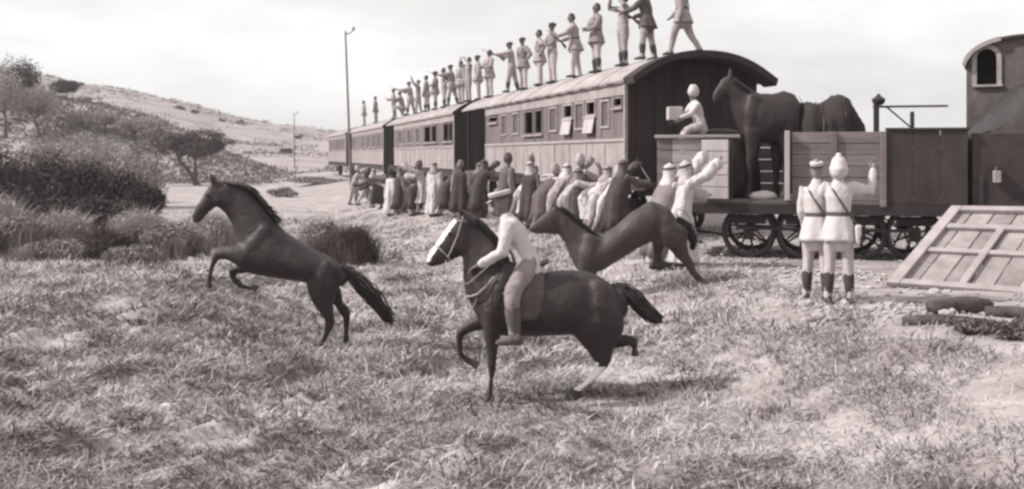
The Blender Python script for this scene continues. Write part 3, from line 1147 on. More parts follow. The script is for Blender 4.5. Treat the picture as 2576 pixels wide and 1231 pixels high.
for x in (.6, 1.8, 3.0):
    for y in (.42, 1.8):
        wheel(tender, x, y, R_W)
# coal heap surface as one lumpy part
nxc, nyc = 46, 26
gxx, gyy = np.meshgrid(np.linspace(.03, 3.55, nxc), np.linspace(.06, 2.17, nyc))
hz_ = 2.04 + .98 * sstep(-.05, 1.05, gxx / 1.15) * np.clip(np.minimum(gyy - .0, 2.3 - gyy) / .5, .25, 1) ** .6
hz_ = hz_ + .13 * (fbm(gxx * 5, gyy * 5, 3, 8) - .5) + .05 * (vnoise(gxx * 17, gyy * 17, 4) - .5)
ii = np.arange(nxc * nyc).reshape(nyc, nxc)
o = obj('coal', np_mesh('coal', np.stack([gxx, gyy, hz_], -1).reshape(-1, 3), np.stack([ii[:-1, :-1], ii[:-1, 1:], ii[1:, 1:], ii[1:, :-1]], -1).reshape(-1, 4)),
        mat('coal', .018, .5, 14, .5, .6, 40, spec=.4), tender)
o['kind'] = 'stuff'
# lamp on the tender side
lb = empty('lamp', TL0 + Vector((math.cos(-.244) * .36 + math.sin(-.244) * .08, math.sin(-.244) * .36 - math.cos(-.244) * .08, 1.30)), -.244)
tag(lb, 'small pale lantern hung on the side of the black tender', 'lantern')
box('case', (-.055, -.055, 0), (.055, .055, .2), WALL_TRIM, lb, .012)
bm = bmesh.new()
tube(bm, [(0, 0, .2), (0, 0, .24), (0, 0, .27)], [.05, .045, .015], 10)
obj('chimney', bm_mesh(bm, 'chimney', True), IRON, lb)
box('hook', (-.012, .0, .27), (.012, .08, .29), IRON, lb)

cab_o = P(2431, 0, 19.6)
cab_o.z = 0
cab = tag(empty('locomotive_cab', cab_o, math.radians(-26)), 'locomotive cab with curved roof and arched window, top right', 'locomotive cab')
CBW, CBE, CBR = 2.7, 3.42, .52
def cab_roof(x, off=0.0):
    t_ = abs((x - CBW / 2) / (CBW / 2 + .06))
    return CBE + CBR * (max(0, 1 - min(1, t_) ** 3.2)) ** .62 + off
# front wall with an arched opening
CABW = mat('cab_steel_paint', .085, .3, 3, .7, .2, 20)
wx0, wx1, wz0, wz1 = .17, .53, 3.08, 3.58
bm = bmesh.new()
seg = 10
arc = [((wx0 + wx1) / 2 - (wx1 - wx0) / 2 * math.cos(math.pi * i / seg), wz1 + (wx1 - wx0) / 2 * math.sin(math.pi * i / seg)) for i in range(seg + 1)]
def wallquad(x0, x1, za0, za1, zb0, zb1):
    f_ = [bm.verts.new(c) for c in ((x0, 0, za0), (x1, 0, zb0), (x1, 0, zb1), (x0, 0, za1))]
    b_ = [bm.verts.new((v.co.x, .05, v.co.z)) for v in f_]
    bm.faces.new(f_); bm.faces.new(b_[::-1])
    for i in range(4):
        j = (i + 1) % 4
        bm.faces.new((f_[i], b_[i], b_[j], f_[j]))
wallquad(0, wx0, .6, cab_roof(0), .6, cab_roof(wx0))
wallquad(wx0, wx1, .6, wz0, .6, wz0)
for (x0, z0), (x1, z1) in zip(arc, arc[1:]):
    wallquad(x0, x1, z0, max(cab_roof(x0), z0 + .01), z1, max(cab_roof(x1), z1 + .01))
xs_ = np.linspace(wx1, CBW, 12)
for x0, x1 in zip(xs_, xs_[1:]):
    wallquad(x0, x1, .6, cab_roof(x0), .6, cab_roof(x1))
obj('front_wall', bm_mesh(bm, 'front_wall'), CABW, cab)
bm = bmesh.new()
fr_pts = [(wx0 - .03, wz0)] + [(x, z) for x, z in arc] + [(wx1 + .03, wz0)]
rings = []
cxm = (wx0 + wx1) / 2
path = [(wx0, wz0)] + arc + [(wx1, wz0)]
for x, z in path:
    dx_ = (x - cxm); dz_ = max(0, z - wz1)
    n_ = Vector((dx_, 0, dz_)).normalized()
    p_ = Vector((x, 0, z))
    rings.append([p_ + n_ * .075 + Vector((0, -.035, 0)), p_ + n_ * .075 + Vector((0, .0, 0)), p_ - n_ * .01 + Vector((0, .0, 0)), p_ - n_ * .01 + Vector((0, -.035, 0))])
ring_loft(bm, rings)
wf_ = obj('window_frame', bm_mesh(bm, 'window_frame'), WALL_TRIM, cab)
box('sill', (wx0 - .06, -.07, wz0 - .05), (wx1 + .1, -.002, wz0 - .004), WALL_TRIM, wf_, .008)
box('side_wall', (-.002, .052, .6), (.045, 2.4, cab_roof(0) - .03), CABW, cab)
box('side_wall', (CBW - .045, .052, .6), (CBW, 2.4, cab_roof(0) - .03), CABW, cab)
box('back_wall', (.05, 2.35, .6), (CBW - .05, 2.4, CBE + .44), NEAR_BLACK, cab)
box('bulkhead', (.06, 1.0, 2.4), (CBW - .06, 1.04, CBE + .40), TANK, cab)
box('floor', (.05, .055, .55), (CBW - .05, 2.34, .6), IRON, cab)
for x in (.5, 1.9):
    for y in (.4, 1.9):
        w_ = wheel(cab, x, y, R_W)
for nm, m_, y0, y1, off, th in (('roof', NEAR_BLACK, -.10, 2.5, .06, .05), ('roof_edge', WALL_TRIM, -.135, -.102, .072, .08)):
    rings = []
    for y in (y0, y1):
        xs2 = CBW / 2 + (CBW / 2 + .07) * np.sin(np.linspace(-math.pi / 2, math.pi / 2, 26))
        top = [Vector((x, y, cab_roof(x, off))) for x in xs2]
        if nm == 'roof_edge':
            top = [p for p in top if p.x < .62]
        rings.append(top + [Vector((p.x + (.5 if p.x < CBW / 2 else -.5) * th * (1 if p.z < CBE + .3 else .3), p.y, p.z - th)) for p in top[::-1]])
    bm = bmesh.new()
    ring_loft(bm, rings)
    obj(nm, bm_mesh(bm, nm), m_, cab)

# ---------------------------------------------------------------- fallen framed wagon side leaning like a ramp
BL = Vector((5.10, 14.1, 0)); BL.z = gz(BL.x, BL.y) + .02
TLr = P(2392, 527, 16.3)
BR = Vector((7.9, 13.35, 0)); BR.z = BL.z - .14
TRr = TLr + (BR - BL) * 1.02 + Vector((0, 0, .14))
nrm = (BR - BL).cross(TLr - BL).normalized()
if nrm.z < 0:
    nrm = -nrm


def RP(s_, t_, h=0.0):
    return (BL * (1 - s_) + BR * s_) * (1 - t_) + (TLr * (1 - s_) + TRr * s_) * t_ + nrm * h


ramp = tag(empty('fallen_wagon_side', BL), 'fallen framed wagon side leaning like a ramp at the right', 'wagon side')


def ramp_piece(nm, s0, s1, t0, t1, h0, h1, m_, s0t=None, s1t=None):
    bm = bmesh.new()
    s0t = s0 if s0t is None else s0t
    s1t = s1 if s1t is None else s1t
    vv = []
    for h in (h0, h1):
        for s_, t_ in ((s0, t0), (s1, t0), (s1t, t1), (s0t, t1)):
            vv.append(bm.verts.new(RP(s_, t_, h) - BL))
    for q in ((3, 2, 1, 0), (4, 5, 6, 7), (0, 1, 5, 4), (1, 2, 6, 5), (2, 3, 7, 6), (3, 0, 4, 7)):
        bm.faces.new([vv[k] for k in q])
    bmesh.ops.bevel(bm, geom=bm.edges[:], offset=.006, segments=1, affect='EDGES')
    return obj(nm, bm_mesh(bm, nm), m_, ramp)


RB = mat('ramp_board', .25, .25, 3.0, .9, .4, 30, (1, 1, 1), objvar=.14)
RFm = mat('ramp_frame', .30, .2, 3.0, .9, .3, 30, objvar=.1)
nb = 9
for i in range(nb):
    ramp_piece('board', .01 + .98 * i / nb + .003, .01 + .98 * (i + 1) / nb - .003, .01, .99, -.03, 0 + random.uniform(-.004, .004), RB)
ramp_piece('frame_rail', 0, .055, 0, 1, .006, .07, RFm)
ramp_piece('frame_rail', .95, 1.0, 0, 1, .006, .07, RFm)
ramp_piece('frame_rail', .057, .948, .94, 1.0, .006, .07, RFm)
ramp_piece('frame_rail', .057, .948, 0.0, .05, .006, .07, RFm)
ramp_piece('cross_rail', .057, .948, .70, .755, .006, .06, RFm)
ramp_piece('cross_rail', .057, .948, .40, .445, .006, .05, RFm)
for s_ in (.30, .56, .76):
    ramp_piece('rib', s_, s_ + .035, .05, .70, .008, .065, RFm)
# legs it leans on
for s_ in (.03, .9):
    top = RP(s_, .97, -.03) - BL
    bt = Vector((top.x, top.y, gz(top.x + BL.x, top.y + BL.y) - BL.z - .05))
    bm = bmesh.new()
    tube(bm, [bt, top], [.05, .05], 8)
    obj('prop', bm_mesh(bm, 'prop'), IRON, ramp)

# charred timbers and scrub at lower right
CHAR = mat('charred_timber', .06, .5, 8, .9, .7, 25)
def log(px0, py0, px1, py1, D0, D1, r_, label):
    a, b = P(px0, py0, D0), P(px1, py1, D1)
    a.z, b.z = gz(a.x, a.y) + r_ * .7, gz(b.x, b.y) + r_ * .7
    bm = bmesh.new()
    m1 = a.lerp(b, .5) + Vector((0, .03, .02))
    tube(bm, [a, a.lerp(m1, .5), m1, m1.lerp(b, .5), b], [r_ * .9, r_, r_ * 1.0, r_ * .95, r_ * .85], 5, round_ends=False)
    for v in bm.verts:
        v.co += Vector((random.uniform(-1, 1), random.uniform(-1, 1), random.uniform(-1, 1))) * r_ * .10
    tag(obj('charred_timber', bm_mesh(bm, 'charred_timber', True), CHAR), label, 'timber')


log(2338, 800, 2490, 790, 11.8, 11.9, .10, 'short thick charred timber below the fallen wagon side')
log(2270, 826, 2470, 842, 11.2, 10.9, .06, 'long thin charred timber nearest the bottom right')
log(2480, 800, 2640, 812, 11.6, 11.2, .07, 'charred timber running off the right edge')
for i, (px, py, D, hw, hpx, lab) in enumerate([
        (2455, 850, 10.6, 75, 55, 'dark low scrub beside the charred timbers'),
        (2560, 850, 10.2, 90, 75, 'dark low scrub cut by the right edge')]):
    p = P(px, py, D)
    s_ = D / FPX
    shrub('scrub', lab, 'scrub', None, (p.x, p.y, gz(p.x, p.y)), (hw * s_, hw * s_ * .8, hpx * s_ * .55), 2600, .028, 700 + i, LV_MID, lift=.5, hollow=.2)
# gravel over the railway bank: uncountable
r_ = np.random.default_rng(5)
n_ = 15000
gD = r_.uniform(11.5, 27, n_)
gX = r_.uniform(-.05, .52, n_) * gD
gs = bank(gX, gD)
kp = (gs < 1.9) & (gs > -9) & (r_.random(n_) < sstep(.36, .6, fbm(gX * 1.2, gD * .9, 3, 91)) * sstep(2.0, .8, gs) + .05)
gX, gD = gX[kp], gD[kp]
m__ = len(gX)
gZ = ground_z(gX, gD)
sz_ = r_.uniform(.012, .038, m__) * r_.uniform(.7, 1.5, m__)
oc = np.array([[1, 0, 0], [0, 1, 0], [-1, 0, 0], [0, -1, 0], [0, 0, .8], [0, 0, -.6]], float)
an_ = r_.uniform(0, 6.28, m__)
rx_, ry_ = oc[None, :, 0] * r_.uniform(.8, 1.7, (m__, 1)), oc[None, :, 1] * r_.uniform(.6, 1.1, (m__, 1))
gv = np.stack([rx_ * np.cos(an_)[:, None] - ry_ * np.sin(an_)[:, None], rx_ * np.sin(an_)[:, None] + ry_ * np.cos(an_)[:, None], np.broadcast_to(oc[None, :, 2], (m__, 6)) * r_.uniform(.5, 1.0, (m__, 1))], -1) * sz_[:, None, None]
gv = gv + np.stack([gX, gD, gZ + sz_ * .25], -1)[:, None, :]
tri = np.array([[0, 1, 4], [1, 2, 4], [2, 3, 4], [3, 0, 4], [1, 0, 5], [2, 1, 5], [3, 2, 5], [0, 3, 5]])
gf = (np.arange(m__)[:, None, None] * 6 + tri[None]).reshape(-1, 3)
tag(obj('gravel', np_mesh('gravel', gv.reshape(-1, 3), gf, np.repeat(r_.random(m__), 6)), leaf_mat('gravel_stones', .32, .5)), 'pale gravel strewn over the railway bank', 'gravel', kind='stuff')
STONE = mat('pale_stone', .36, .25, 8, .9, .5, 20)
for i in range(34):
    r = random.Random(60 + i)
    px, D = r.uniform(1990, 2480), r.uniform(11.6, 13.6)
    x = (px - CX) / FPX * D
    sz = r.uniform(.03, .085)
    bm = bmesh.new()
    bmesh.ops.create_icosphere(bm, subdivisions=1, radius=sz)
    for v in bm.verts:
        v.co = Vector((v.co.x * r.uniform(.9, 1.5), v.co.y * r.uniform(.8, 1.2), v.co.z * r.uniform(.5, .8)))
    o = obj('stone', bm_mesh(bm, 'stone'), STONE)
    o.location = (x, D, gz(x, D) + sz * .3)
    tag(o, 'small pale stone on the bare ground by the fallen wagon side', 'stone', 'stones below the fallen wagon side')

# ---------------------------------------------------------------- horses
def conv_scaled(ox, oy, k):
    return lambda x, y: (ox + k * x, oy + k * y)


Z2 = conv_scaled(423.7, 370.8, .459)
Z3 = conv_scaled(1015.2, 423.7, .502)
VV = conv_scaled(0, 0, 1)

HIDE_DARK = mat('dark_bay_hide', .028, .30, 3.5, .52, .25, 45, spec=.28)
HIDE_BLACK = mat('black_bay_hide', .028, .30, 3.5, .52, .25, 45, spec=.28)
HIDE_BROWN = mat('brown_hide', .042, .35, 3.0, .55, .25, 45, spec=.28)
HAIR_DARK = mat('dark_horse_hair', .028, .4, 20, .6, spec=.3)
WHITE_HAIR = mat('white_marking', .80, .12, 12, .8)
LEATHER = mat('pale_worn_leather', .26, .25, 14, .6)
LEATHER_DK = mat('dark_saddle_leather', .05, .3, 10, .5, spec=.4)
HOOF = mat('horn_hoof', .035, .3, 12, .5, spec=.4)
EYE = mat('eye', .012, .1, 3, .15, spec=.6)


def horse(label, conv, D, gx_, chains, hide, muscles, eye, mane, tail, ears, voxel=.017, marks=None, group=None, base_z=None):
    """chains: [(depth offset, [(ax, ay, bx, by, half width), ...])] - outline pairs across each limb, seen from the side"""
    c0 = P(*conv(*gx_), D)
    base = Vector((c0.x, D, gz(c0.x, D) if base_z is None else base_z))
    root = tag(empty('horse', base), label, 'horse', group)

    def W(x, y, dd=0.0):
        px, py = conv(x, y)
        p = P(px, py, D)
        return Vector((p.x, D + dd, p.z)) - base

    bm = bmesh.new()
    for dd, st in chains + muscles:
        rings = []
        for i, s_ in enumerate(st):
            ax, ay, bx, by, hw = s_[:5]
            d1 = s_[5] if len(s_) > 5 else dd
            a, b = W(ax, ay, d1), W(bx, by, d1)
            c, U = (a + b) / 2, (a - b) / 2
            rings.append((c, U, hw))
        out = []
        t0 = (rings[0][0] - rings[1][0]).normalized()
        e = min(rings[0][1].length, rings[0][2])
        for q in (.85, .5):
            k = math.sqrt(1 - q * q)
            out.append(ellipse(rings[0][0] + t0 * e * q, rings[0][1] * k, Vector((0, rings[0][2] * k, 0)), 30))
        for c, U, hw in rings:
            out.append(ellipse(c, U, Vector((0, hw, 0)), 30))
        t1 = (rings[-1][0] - rings[-2][0]).normalized()
        e = min(rings[-1][1].length, rings[-1][2]) * .7
        for q in (.5, .85):
            k = math.sqrt(1 - q * q)
            out.append(ellipse(rings[-1][0] + t1 * e * q, rings[-1][1] * k, Vector((0, rings[-1][2] * k, 0)), 30))
        ring_loft(bm, out)
    for (bx, by, tx, ty) in ears:
        for s_ in (-1, 1):
            tube(bm, [W(bx, by, s_ * .045), (W(bx, by, s_ * .055) + W(tx, ty, s_ * .055)) / 2, W(tx, ty, s_ * .06)], [.032, .03, .012], 8)
    me = remesh(bm, voxel, 9, 'horse_body')
    crease(me, lambda q: .011 * mnoise.noise(Vector((q.x * 6 + D, q.y * 6, q.z * 4))) + .004 * mnoise.noise(q * 19))
    body = obj('body', me, [hide, WHITE_HAIR])
    body.parent = root
    if marks:
        k = FPX / D
        ox, oy = conv(0, 0)
        sc = conv(1, 0)[0] - ox
        for p in me.polygons:
            w = p.center + base
            zx = (CX + w.x * FPX / D - ox) / sc
            zy = (HZ - (w.z - CAMZ) * FPX / D - oy) / sc
            if marks(zx, zy, w.y - D):
                p.material_index = 1
    # hooves at the ends of the legs
    for dd, st in chains[2:]:
        (ax, ay, bx, by, hw), (cx_, cy_, ex_, ey_, _) = st[-1][:5], st[-2][:5]
        a, b = W(ax, ay, dd), W(bx, by, dd)
        c = (a + b) / 2
        up_ = (W(cx_, cy_, dd) + W(ex_, ey_, dd)) / 2 - c
        up_.normalize()
        fwd_ = (a - b).normalized()
        up_ = (up_ - fwd_ * up_.dot(fwd_) * .6).normalized()
        L_ = (a - b).length / 2
        bm = bmesh.new()
        ring_loft(bm, [ellipse(c - up_ * .035, fwd_ * (L_ * 1.22 + .006), Vector((0, hw * 1.2, 0)), 14), ellipse(c + up_ * .0, fwd_ * (L_ * 1.14 + .004), Vector((0, hw * 1.12, 0)), 14),
                       ellipse(c + up_ * .045, fwd_ * L_ * .9, Vector((0, hw * .98, 0)), 14)])
        obj('hoof', bm_mesh(bm, 'hoof', False), HOOF, root)
    # eyes
    ew = W(eye[0], eye[1])
    for s_ in (-1, 1):
        b2 = bmesh.new()
        bmesh.ops.create_uvsphere(b2, u_segments=8, v_segments=6, radius=.02)
        bmesh.ops.translate(b2, verts=b2.verts[:], vec=(ew.x, s_ * eye[2], ew.z))
        obj('eye', bm_mesh(b2, 'eye', True), EYE, root)
    r = random.Random(int(D * 100))
    # mane: strands rooted along the crest
    bm = bmesh.new()
    pts = [W(x, y) for x, y in mane[0]]
    fall = Vector((mane[1][0], 0, mane[1][1]))
    for i in range(420):
        q = r.random() * (len(pts) - 1)
        j = min(int(q), len(pts) - 2)
        p = pts[j].lerp(pts[j + 1], q - j) + Vector((0, r.uniform(-.05, .05), -.015))
        ln = mane[2] * r.uniform(.6, 1.25)
        d = (fall + Vector((r.uniform(-.15, .15), r.uniform(-.9, -.1), r.uniform(-.12, .12)))).normalized()
        tube(bm, [p, p + d * ln * .5 + Vector((0, 0, .006)), p + d * ln + Vector((0, 0, -.03))], [.006, .006, .0015], 4, round_ends=False)
    obj('mane', bm_mesh(bm, 'mane', True), HAIR_DARK, root)
    # tail: core and strands
    bm = bmesh.new()
    ctr = [((W(a, b) + W(c, d)) / 2, (W(a, b) - W(c, d)).length / 2) for a, b, c, d in tail]
    tube(bm, [c for c, _ in ctr], [(h * .45, h * .5) for _, h in ctr], 8)
    for i in range(230):
        ox_, oz_, oy_ = r.gauss(0, .6), r.gauss(0, .6), r.gauss(0, .6)
        s0 = r.randrange(0, max(1, len(ctr) - 2))
        ex_ = r.uniform(.8, 1.7)
        tube(bm, [c + Vector((ox_ * .7, oy_ * .9, oz_)) * h * (1 + (ex_ - 1) * k_ / len(ctr)) + Vector((r.gauss(0, .006), r.gauss(0, .006), r.gauss(0, .006))) for k_, (c, h) in enumerate(ctr[s0:])], [.006] * (len(ctr) - s0 - 1) + [.003], 4, round_ends=False)
    obj('tail', bm_mesh(bm, 'tail', True), HAIR_DARK, root)
    return root, W


# rearing horse, left
left_chains = [
    (0, [(958, 660, 938, 765, .10), (915, 622, 868, 800, .21), (860, 588, 775, 748, .25), (790, 558, 690, 732, .27), (720, 515, 590, 715, .28),
         (660, 478, 490, 700, .27), (610, 428, 410, 680, .25), (580, 388, 378, 610, .21), (540, 335, 372, 520, .16), (490, 275, 347, 425, .12),
         (435, 215, 312, 362, .10), (370, 193, 278, 335, .095), (310, 185, 262, 322, .09)]),
    (0, [(300, 185, 318, 300, .08), (245, 186, 308, 312, .085), (208, 232, 262, 326, .085), (180, 285, 236, 345, .07), (152, 325, 212, 368, .055), (134, 368, 196, 394, .052), (132, 398, 172, 411, .045)]),
    (-.12, [(770, 690, 945, 760, .13), (765, 750, 932, 800, .12), (788, 822, 915, 855, .095), (826, 880, 917, 912, .07), (868, 938, 922, 965, .045), (864, 1000, 898, 1010, .033),
            (842, 1042, 872, 1060, .030), (815, 1066, 856, 1082, .04), (782, 1078, 850, 1103, .048)]),
    (.13, [(850, 780, 935, 790, .12), (880, 850, 948, 860, .09), (918, 902, 984, 892, .06), (944, 935, 990, 922, .045), (950, 985, 984, 982, .033), (950, 1040, 980, 1040, .03),
           (944, 1068, 986, 1072, .036), (930, 1100, 988, 1097, .047)]),
    (-.13, [(430, 520, 430, 670, .11), (370, 535, 390, 640, .09), (315, 545, 340, 612, .065), (272, 556, 306, 606, .052), (250, 600, 286, 616, .045), (238, 660, 263, 666, .032), (228, 705, 258, 706, .033), (222, 745, 252, 748, .043)]),
    (.12, [(440, 600, 400, 700, .10), (380, 630, 345, 700, .075), (312, 672, 338, 712, .055), (318, 712, 352, 704, .046), (334, 745, 362, 722, .036), (374, 778, 392, 754, .032), (420, 790, 432, 764, .032), (452, 792, 470, 764, .042)]),
]
MUSC_L = [(-.15, [(850, 620, 930, 690, .08), (800, 660, 920, 740, .12), (790, 720, 918, 790, .10)]), (-.15, [(520, 420, 590, 470, .06), (450, 490, 560, 560, .105), (400, 560, 480, 640, .08)]),
          (.15, [(850, 620, 930, 690, .08), (800, 660, 920, 740, .12), (790, 720, 918, 790, .10)]), (-.05, [(262, 250, 300, 300, .05), (245, 280, 285, 322, .05)])]
horse('dark horse rearing up with its forelegs off the ground, left of the rider', Z2, 13.0, (900, 1100), left_chains, HIDE_DARK, MUSC_L, (222, 262, .082),
      ([(300, 182), (380, 190), (435, 212), (490, 272), (540, 332), (585, 392)], (.75, -.15), .13),
      [(945, 650, 960, 680), (1010, 660, 985, 715), (1060, 710, 1020, 762), (1120, 765, 1072, 810), (1172, 832, 1120, 862), (1200, 890, 1160, 910), (1235, 935, 1195, 950)],
      [(255, 195, 236, 148)])

# ridden horse, centre
mid_chains = [
    (0, [(1062, 600, 1095, 765, .12), (1030, 570, 1052, 850, .24), (970, 533, 905, 858, .29), (900, 515, 832, 832, .31), (800, 512, 740, 838, .33),
         (690, 520, 650, 842, .33), (600, 515, 560, 842, .31), (540, 470, 460, 832, .29), (502, 420, 400, 802, .25), (470, 352, 348, 705, .20),
         (440, 310, 312, 622, .15), (400, 265, 298, 545, .12), (362, 235, 300, 470, .105), (325, 215, 300, 430, .095)]),
    (0, [(315, 212, 330, 380, .08), (272, 226, 322, 408, .092), (243, 262, 296, 434, .095), (205, 315, 262, 456, .08), (166, 373, 226, 474, .062), (132, 424, 182, 486, .056), (116, 456, 152, 490, .048)]),
    (-.15, [(385, 690, 510, 720, .13), (395, 770, 500, 782, .11), (408, 842, 484, 850, .08), (422, 920, 472, 928, .055), (422, 968, 466, 976, .05), (430, 1030, 455, 1034, .033),
            (422, 1090, 450, 1094, .033), (412, 1122, 448, 1126, .04), (388, 1160, 442, 1166, .052)]),
    (.15, [(420, 700, 430, 830, .12), (362, 742, 398, 822, .09), (310, 775, 342, 834, .066), (264, 815, 302, 850, .052), (255, 850, 296, 862, .046), (258, 908, 290, 904, .033),
           (266, 955, 296, 944, .033), (304, 988, 322, 962, .035), (346, 1010, 364, 982, .046)]),
    (-.14, [(840, 740, 1098, 750, .17), (838, 810, 1095, 800, .15), (882, 868, 1070, 852, .115), (926, 920, 1046, 905, .08), (955, 958, 1032, 962, .058), (944, 1000, 992, 1010, .042),
            (912, 1036, 950, 1050, .034), (880, 1064, 915, 1080, .033), (852, 1082, 892, 1096, .038), (822, 1106, 876, 1120, .05)]),
    (.15, [(1000, 790, 1010, 900, .12), (1060, 828, 1050, 918, .08), (1102, 842, 1096, 914, .055), (1148, 848, 1142, 904, .046), (1182, 868, 1148, 898, .042), (1180, 904, 1154, 912, .034), (1182, 935, 1154, 936, .045)]),
]


MUSC_M = [(-.19, [(930, 560, 1060, 640, .08), (900, 640, 1080, 720, .13), (890, 740, 1070, 800, .10)]), (-.19, [(490, 470, 560, 520, .06), (440, 560, 545, 620, .115), (405, 680, 500, 730, .09)]),
          (.19, [(930, 560, 1060, 640, .08), (900, 640, 1080, 720, .13), (890, 740, 1070, 800, .10)]), (-.055, [(280, 320, 325, 390, .05), (262, 360, 312, 425, .055)])]


def mid_marks(x, y, dd):
    if 815 < x < 1000 and y > 955 and (y > 975 or x < 968):
        return True
    # blaze down the front of the face
    ax, ay, bx, by = 268, 232, 112, 458
    t_ = ((x - ax) * (bx - ax) + (y - ay) * (by - ay)) / ((bx - ax) ** 2 + (by - ay) ** 2)
    d = abs((x - ax) * (by - ay) - (y - ay) * (bx - ax)) / math.hypot(bx - ax, by - ay)
    return .08 < t_ < 1.0 and d < 17 and abs(dd) < .07


HM, HMW = horse('dark ridden horse trotting in the centre, white blaze and one white hind sock', Z3, 10.4, (650, 1150), mid_chains, HIDE_BLACK, MUSC_M, (232, 325, .088),
                ([(300, 205), (360, 232), (400, 262), (440, 306), (470, 348), (500, 415)], (.45, -.7), .15),
                [(1040, 590, 1050, 620), (1090, 585, 1085, 632), (1130, 592, 1108, 645), (1185, 632, 1150, 690), (1230, 690, 1185, 728), (1275, 738, 1240, 752), (1300, 752, 1280, 760)],
                [(292, 222, 272, 192)], marks=mid_marks)

# leaping bay behind, right of centre
back_chains = [
    (0, [(1718, 578, 1704, 624, .12), (1684, 524, 1672, 618, .21), (1638, 505, 1642, 606, .24), (1592, 530, 1602, 626, .25), (1550, 568, 1562, 652, .25),
         (1517, 592, 1514, 682, .25), (1490, 586, 1464, 696, .22), (1466, 566, 1438, 656, .15), (1442, 547, 1420, 612, .115), (1420, 530, 1406, 590, .10)]),
    (0, [(1412, 522, 1418, 585, .08), (1394, 519, 1408, 590, .088), (1378, 530, 1390, 590, .085), (1360, 545, 1372, 588, .066), (1343, 560, 1352, 590, .055), (1332, 570, 1342, 588, .048)]),
    (-.13, [(1640, 560, 1726, 582, .13), (1662, 606, 1726, 616, .095), (1692, 640, 1730, 637, .06), (1712, 660, 1740, 655, .044), (1730, 686, 1749, 680, .032), (1746, 704, 1766, 699, .034), (1752, 716, 1784, 713, .045)]),
    (.13, [(1630, 575, 1690, 598, .11), (1644, 618, 1676, 620, .058), (1648, 640, 1668, 640, .035), (1650, 653, 1670, 653, .034), (1648, 667, 1688, 669, .042)]),
    (-.12, [(1455, 650, 1515, 660, .12), (1452, 690, 1492, 700, .085), (1440, 722, 1464, 728, .05), (1424, 748, 1438, 754, .033), (1410, 768, 1428, 774, .036), (1398, 780, 1424, 786, .046)]),
    (.12, [(1450, 650, 1500, 660, .11), (1466, 700, 1500, 706, .075), (1470, 730, 1492, 732, .05), (1472, 756, 1486, 757, .033), (1470, 775, 1486, 776, .036), (1462, 786, 1488, 787, .046)]),
]
MUSC_B = [(-.16, [(1650, 540, 1705, 575, .08), (1645, 575, 1715, 605, .12), (1655, 605, 1715, 625, .09)]), (-.15, [(1470, 590, 1510, 610, .06), (1455, 630, 1500, 650, .10), (1455, 660, 1490, 680, .08)])]
horse('brown horse bucking with its hindquarters high, behind the ridden horse', VV, 15.3, (1560, 760), back_chains, HIDE_BROWN, MUSC_B, (1384, 548, .082),
      ([(1408, 516), (1440, 545), (1466, 565), (1490, 585)], (.6, -.2), .12),
      [(1700, 545, 1704, 568), (1722, 556, 1716, 580), (1738, 575, 1726, 590), (1752, 602, 1738, 610), (1746, 622, 1738, 626)],
      [(1402, 526, 1393, 508)])

# dark tarpaulins over the load of the goods wagon
def drape(px_rings, D, ry, label, seed, amp=.035):
    """px_rings: (py, centre px, half width px) from the wagon floor upwards"""
    r = random.Random(seed)
    ph = [r.uniform(0, 6.28) for _ in range(4)]
    bm = bmesh.new()
    rings = []
    for i, (py, cpx, hw) in enumerate(px_rings):
        c = P(cpx, py, D)
        k = i / (len(px_rings) - 1)
        rx_ = hw / FPX * D
        f = lambda a: 1 + amp * (1.2 - k) * (math.sin(7 * a + ph[0]) + .7 * math.sin(12 * a + ph[1] + i * .3)) + amp * .8 * math.sin(3 * a + ph[2] + i * .6)
        rings.append(ellipse(c, Vector((rx_, 0, 0)), Vector((0, min(ry, rx_ * 1.25), 0)), 56, f))
    ring_loft(bm, rings)
    bmesh.ops.subdivide_edges(bm, edges=[e for e in bm.edges if abs(e.verts[0].co.z - e.verts[1].co.z) > .05], cuts=2, smooth=.6)
    me = bm_mesh(bm, 'tarpaulin', True)
    crease(me, lambda q: .02 * mnoise.noise(Vector((q.x * 7, q.y * 7, q.z * 3))) + .012 * mnoise.noise(q * 16))
    return tag(obj('tarpaulin', me, CANVAS), label, 'tarpaulin', 'dark tarpaulins on the goods wagon')


wh = [
    (0, [(2012, 264, 2008, 330, .13), (1998, 237, 1992, 360, .24), (1970, 229, 1962, 364, .27), (1940, 236, 1930, 360, .27), (1912, 235, 1896, 358, .25), (1892, 228, 1866, 342, .19),
         (1876, 217, 1846, 300, .13), (1860, 205, 1836, 268, .105), (1846, 196, 1830, 248, .09)]),
    (0, [(1844, 193, 1848, 238, .075), (1828, 191, 1838, 243, .085), (1813, 202, 1823, 246, .08), (1803, 218, 1813, 252, .062), (1795, 234, 1807, 260, .052), (1792, 247, 1802, 264, .045)]),
    (-.13, [(1868, 325, 1916, 335, .12), (1872, 380, 1902, 384, .075), (1874, 420, 1892, 421, .045), (1876, 455, 1888, 455, .033), (1870, 489, 1892, 490, .046)]),
    (.13, [(1880, 325, 1928, 335, .12), (1886, 380, 1914, 384, .075), (1888, 420, 1906, 421, .045), (1892, 455, 1904, 455, .033), (1886, 489, 1908, 490, .046)]),
    (-.13, [(1950, 318, 2010, 330, .14), (1956, 372, 2000, 376, .09), (1964, 412, 1988, 414, .052), (1966, 452, 1980, 452, .034), (1960, 489, 1982, 490, .046)]),
    (.13, [(1940, 318, 2000, 330, .13), (1942, 372, 1984, 376, .085), (1946, 412, 1970, 414, .05), (1950, 452, 1964, 452, .034), (1944, 489, 1966, 490, .046)]),
]
